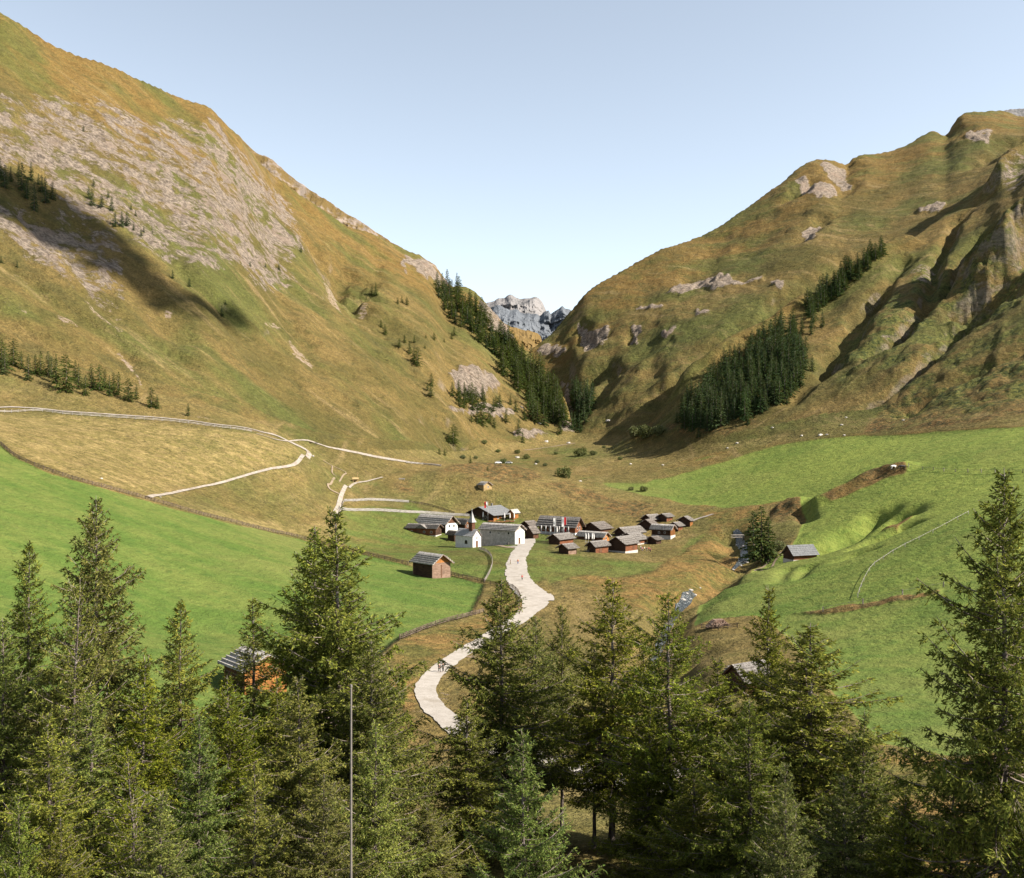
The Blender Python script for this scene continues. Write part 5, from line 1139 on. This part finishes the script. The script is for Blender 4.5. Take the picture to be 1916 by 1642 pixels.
for k, (x, y, w) in enumerate([(1379,829,6),(1361,838,5),(1583,781,5),(1575,795,6),(1535,814,9),(1547,813,5),(1580,814,5),(1138,787,8),(1064,829,8),(1022,826,8),(1180,868,6),(968,856,8),(1002,868,6),(1086,900,5),(585,853,6),(1445,800,5),(1690,786,5),(1240,870,5),(1010,792,6),(1500,815,6),(300,930,4),(190,895,5)]):
    p = loc(x, y); o = bpy.data.objects.new('boulder', BOUL[k % 3]); COL.objects.link(o); r_ = w/2/F*p.y; o.location = p; o.scale = (r_, r_, r_*.9); o.rotation_euler = (0, 0, k*1.7); tag(o, 'pale boulder lying loose in the grass of the valley floor', 'boulder', 'pale boulders in the grass')

# ---------------------------------------------------------------- cars
M_CAR = plain('white_paint', (.72,.72,.72), .3, .5); M_TYRE = plain('tyre_rubber', (.02,.02,.02), .8)
def car_build():
    e = root('parked_car', (0,0,0)); b = MB()
    prof = [(-2.1,.35),(-2.15,.75),(-1.95,1.0),(-1.3,1.05),(-.9,1.48),(.75,1.52),(1.35,1.02),(2.0,.88),(2.15,.6),(2.1,.35)]
    b.poly_prism([(x,-.85,z) for x, z in prof], (0,1.7,0)); b.build('body', M_CAR, e)
    for sy in (-1,1):
        b = MB(); b.poly_prism([(-1.2,sy*.856,1.06),(-.85,sy*.856,1.42),(.7,sy*.856,1.45),(1.2,sy*.856,1.04)], (0,sy*.012,0)); b.build('side_window', M_GLASS, e)
        for x in (-1.3,1.35): b = MB(); b.tube([(x,sy*.7,.32),(x,sy*.88,.32)], [.32,.32], 12); b.build('wheel', M_TYRE, e)
    b = MB(); b.add([(.79,-.7,1.47),(.79,.7,1.47),(1.36,.76,1.05),(1.36,-.76,1.05)], [[0,1,2,3]]); b.v = [(x+.02,y,z+.02) for x,y,z in b.v]; b.build('windscreen', M_GLASS, e)
    return e
c1 = car_build(); c1.location = loc(932, 867); c1.rotation_euler = (0,0,R(20)); tag(c1, 'small white car parked left of the little bush on the valley floor', 'car', None)
c2 = copy_tree(c1); c2.location = loc(952, 867); c2.rotation_euler = (0,0,R(-10)); tag(c2, 'small white car parked right of the little bush on the valley floor', 'car', None)

# ---------------------------------------------------------------- people and cattle, grown on skeletons
def grow(name, verts, edges, radii, sub=1):
    me = bpy.data.meshes.new(name); me.from_pydata(verts, edges, []); o = bpy.data.objects.new(name, me); COL.objects.link(o)
    m = o.modifiers.new('skin', 'SKIN'); m.use_smooth_shade = True
    for i, r_ in enumerate(radii):
        sv = me.skin_vertices[0].data[i]; sv.radius = (r_, r_) if np.isscalar(r_) else r_; sv.use_root = i == 0
    if sub: o.modifiers.new('sub', 'SUBSURF').levels = sub
    dg = bpy.context.evaluated_depsgraph_get(); out = bpy.data.meshes.new_from_object(o.evaluated_get(dg)); out.name = name
    bpy.data.objects.remove(o); return out
def human(stride, arm):
    hip, sh, neck, head = (0,0,.95), (0,.02,1.42), (0,.01,1.50), (0,-.02,1.62)
    J = [hip,(0,.01,1.2),sh,neck,head,(0,-.03,1.74)]; E_ = [(0,1),(1,2),(2,3),(3,4),(4,5)]; Rd = [(.15,.11),(.14,.10),(.16,.10),.055,.095,.06]
    def limb(start, pts, rs):
        k = start
        for p_, r_ in zip(pts, rs): J.append(p_); Rd.append(r_); E_.append((k, len(J)-1)); k = len(J)-1
    for s in (-1, 1):
        f = s*stride
        limb(0, [(s*.10,-f*.1,.86),(s*.10,-f*.55-.03,.48),(s*.10,-f*.9+(.12 if f < 0 else 0),.09),(s*.10,-f*.9-.14+(.12 if f < 0 else 0),.04)], [.09,.062,.042,.035])
        limb(2, [(s*.19,.02,1.40),(s*.24,f*.3*arm+.03,1.13),(s*.24,f*.7*arm-.06,.90),(s*.24,f*.75*arm-.09,.82)], [.06,.045,.034,.036])
    body = grow('body', J, E_, Rd)
    jk = [0,1,2,3]; JJ = [J[i] for i in range(4)]; RR = [(.165,.125),(.155,.115),(.175,.115),.06]; EE = [(0,1),(1,2),(2,3)]; JJ[0] = (0,0,.90)
    for s in (-1,1):
        f = s*stride; k = 2
        for p_, r_ in zip([(s*.19,.02,1.40),(s*.24,f*.3*arm+.03,1.13),(s*.24,f*.68*arm-.055,.92)], [.075,.06,.047]): JJ.append(p_); RR.append(r_); EE.append((k, len(JJ)-1)); k = len(JJ)-1
    jacket = grow('jacket', JJ, EE, RR)
    JJ = [(0,0,.98),(0,0,.90)]; RR = [(.16,.12),(.155,.12)]; EE = [(0,1)]
    for s in (-1,1):
        f = s*stride; k = 1
        for p_, r_ in zip([(s*.10,-f*.1,.84),(s*.10,-f*.55-.03,.48),(s*.10,-f*.88+(.115 if f < 0 else 0),.12)], [.105,.075,.058]): JJ.append(p_); RR.append(r_); EE.append((k, len(JJ)-1)); k = len(JJ)-1
    trousers = grow('trousers', JJ, EE, RR)
    hair = grow('hair', [(0,.01,1.70),(0,.05,1.62),(0,.06,1.54)], [(0,1),(1,2)], [.092,.09,.05])
    return body, jacket, trousers, hair
POSE = [human(.32, .8), human(-.22, .6), human(.05, .3)]
SKIN = plain('skin', (.46,.27,.19), .6)
HAIRS = [plain('brown_hair', (.06,.035,.02)), plain('fair_hair', (.30,.20,.09)), plain('dark_hair', (.02,.015,.012))]
def cloth(c): return plain('cloth', c, .85, .1)
CL = {k: cloth(v) for k, v in dict(red=(.50,.03,.04), dark=(.025,.025,.03), blue=(.05,.08,.22), pink=(.55,.16,.22), white=(.65,.65,.63), orange=(.5,.13,.03), grey=(.16,.16,.17), brown=(.10,.06,.04), olive=(.10,.10,.04)).items()}
def person(px, py, pose, rz, top, legs, label, hair=0, h=1.72, group=None):
    p = loc(px, py); e = root('person', p+Vector((0,0,.12 if group is None else .05)), rz, label=label, cat='person', group=group); e.scale = (h/1.78,)*3
    for me, nm, m in zip(POSE[pose], ('body','jacket','trousers','hair'), (SKIN, CL[top], CL[legs], HAIRS[hair])):
        if len(me.materials) == 0: me.materials.append(None)
        o = link(nm, me, None, e); o.material_slots[0].link = 'OBJECT'; o.material_slots[0].material = m
person(822, 1259, 0, R(200), 'dark', 'dark', 'left walker of the dark clothed pair on the lower road')
person(829, 1258, 1, R(195), 'grey', 'dark', 'right walker of the dark clothed pair on the lower road', 1, 1.66)
person(977, 1086, 0, R(180), 'red', 'dark', 'walker in a bright red jacket on the road below the village')
person(969, 1056, 1, R(180), 'orange', 'blue', 'walker in orange top on the road just above the one in red')
person(955, 1056, 2, R(90), 'brown', 'olive', 'person in brown at the left edge of the road below the chapel', 2)
person(976, 1146, 0, R(30), 'dark', 'grey', 'hiker in dark jacket where the road slips behind the larches', 2)
person(972, 1150, 1, R(30), 'blue', 'dark', 'hiker in blue at the left road edge beside the one in dark jacket', 1)
for k, (x, y, t, l) in enumerate([(1202,1031,'pink','blue'),(1206,1030,'white','dark'),(1210,1032,'blue','grey'),(1214,1031,'red','dark'),(1199,1028,'white','blue'),(1217,1033,'pink','dark')]):
    person(x, y, k % 3, k*1.1, t, l, 'one of the colourful crowd standing beside the biggest weathered barn', k % 3, 1.65, 'crowd by the weathered barn')
def cow(px, py, rz, col, label, graze=True):
    hd = (1.45,0,.35) if graze else (1.5,0,1.45)
    J = [(-.85,0,1.15),(-.2,0,1.08),(.45,0,1.10),(.85,0,1.15),(1.15,0,.95 if graze else 1.35),hd,(hd[0]+.22,0,hd[2]-.16)]; E_ = [(i,i+1) for i in range(6)]; Rd = [(.30,.26),(.33,.36),(.33,.36),(.26,.28),.17,.13,.09]
    def limb(k, pts, rs):
        for p_, r_ in zip(pts, rs): J.append(p_); Rd.append(r_); E_.append((k, len(J)-1)); k = len(J)-1
    for s in (-1,1):
        limb(0, [(-.80,s*.2,.85),(-.66,s*.2,.68),(-.92,s*.2,.45),(-.86,s*.2,.05)], [.15,.11,.065,.06])
        limb(2, [(.58,s*.18,.75),(.60,s*.18,.42),(.58,s*.18,.05)], [.12,.07,.06])
        limb(5, [(hd[0]-.08,s*.2,hd[2]+.10)], [.045])
    limb(0, [(-1.14,0,1.2),(-1.2,0,.6)], [.04,.035])
    me = grow('cow', J, E_, Rd); p = loc(px, py); o = link('cow', me, plain('cow_hide', col, .8)); o.location = p; o.rotation_euler = (0,0,rz); o.scale = (1.1,)*3; tag(o, label, 'cow')
    return o
cow(1672, 877, R(20), (.68,.66,.62), 'white cow grazing at the top of the brown bank in the right meadow', True)
cow(1688, 877, R(170), (.05,.045,.045), 'dark cow to the right of the white one in the right meadow', True)
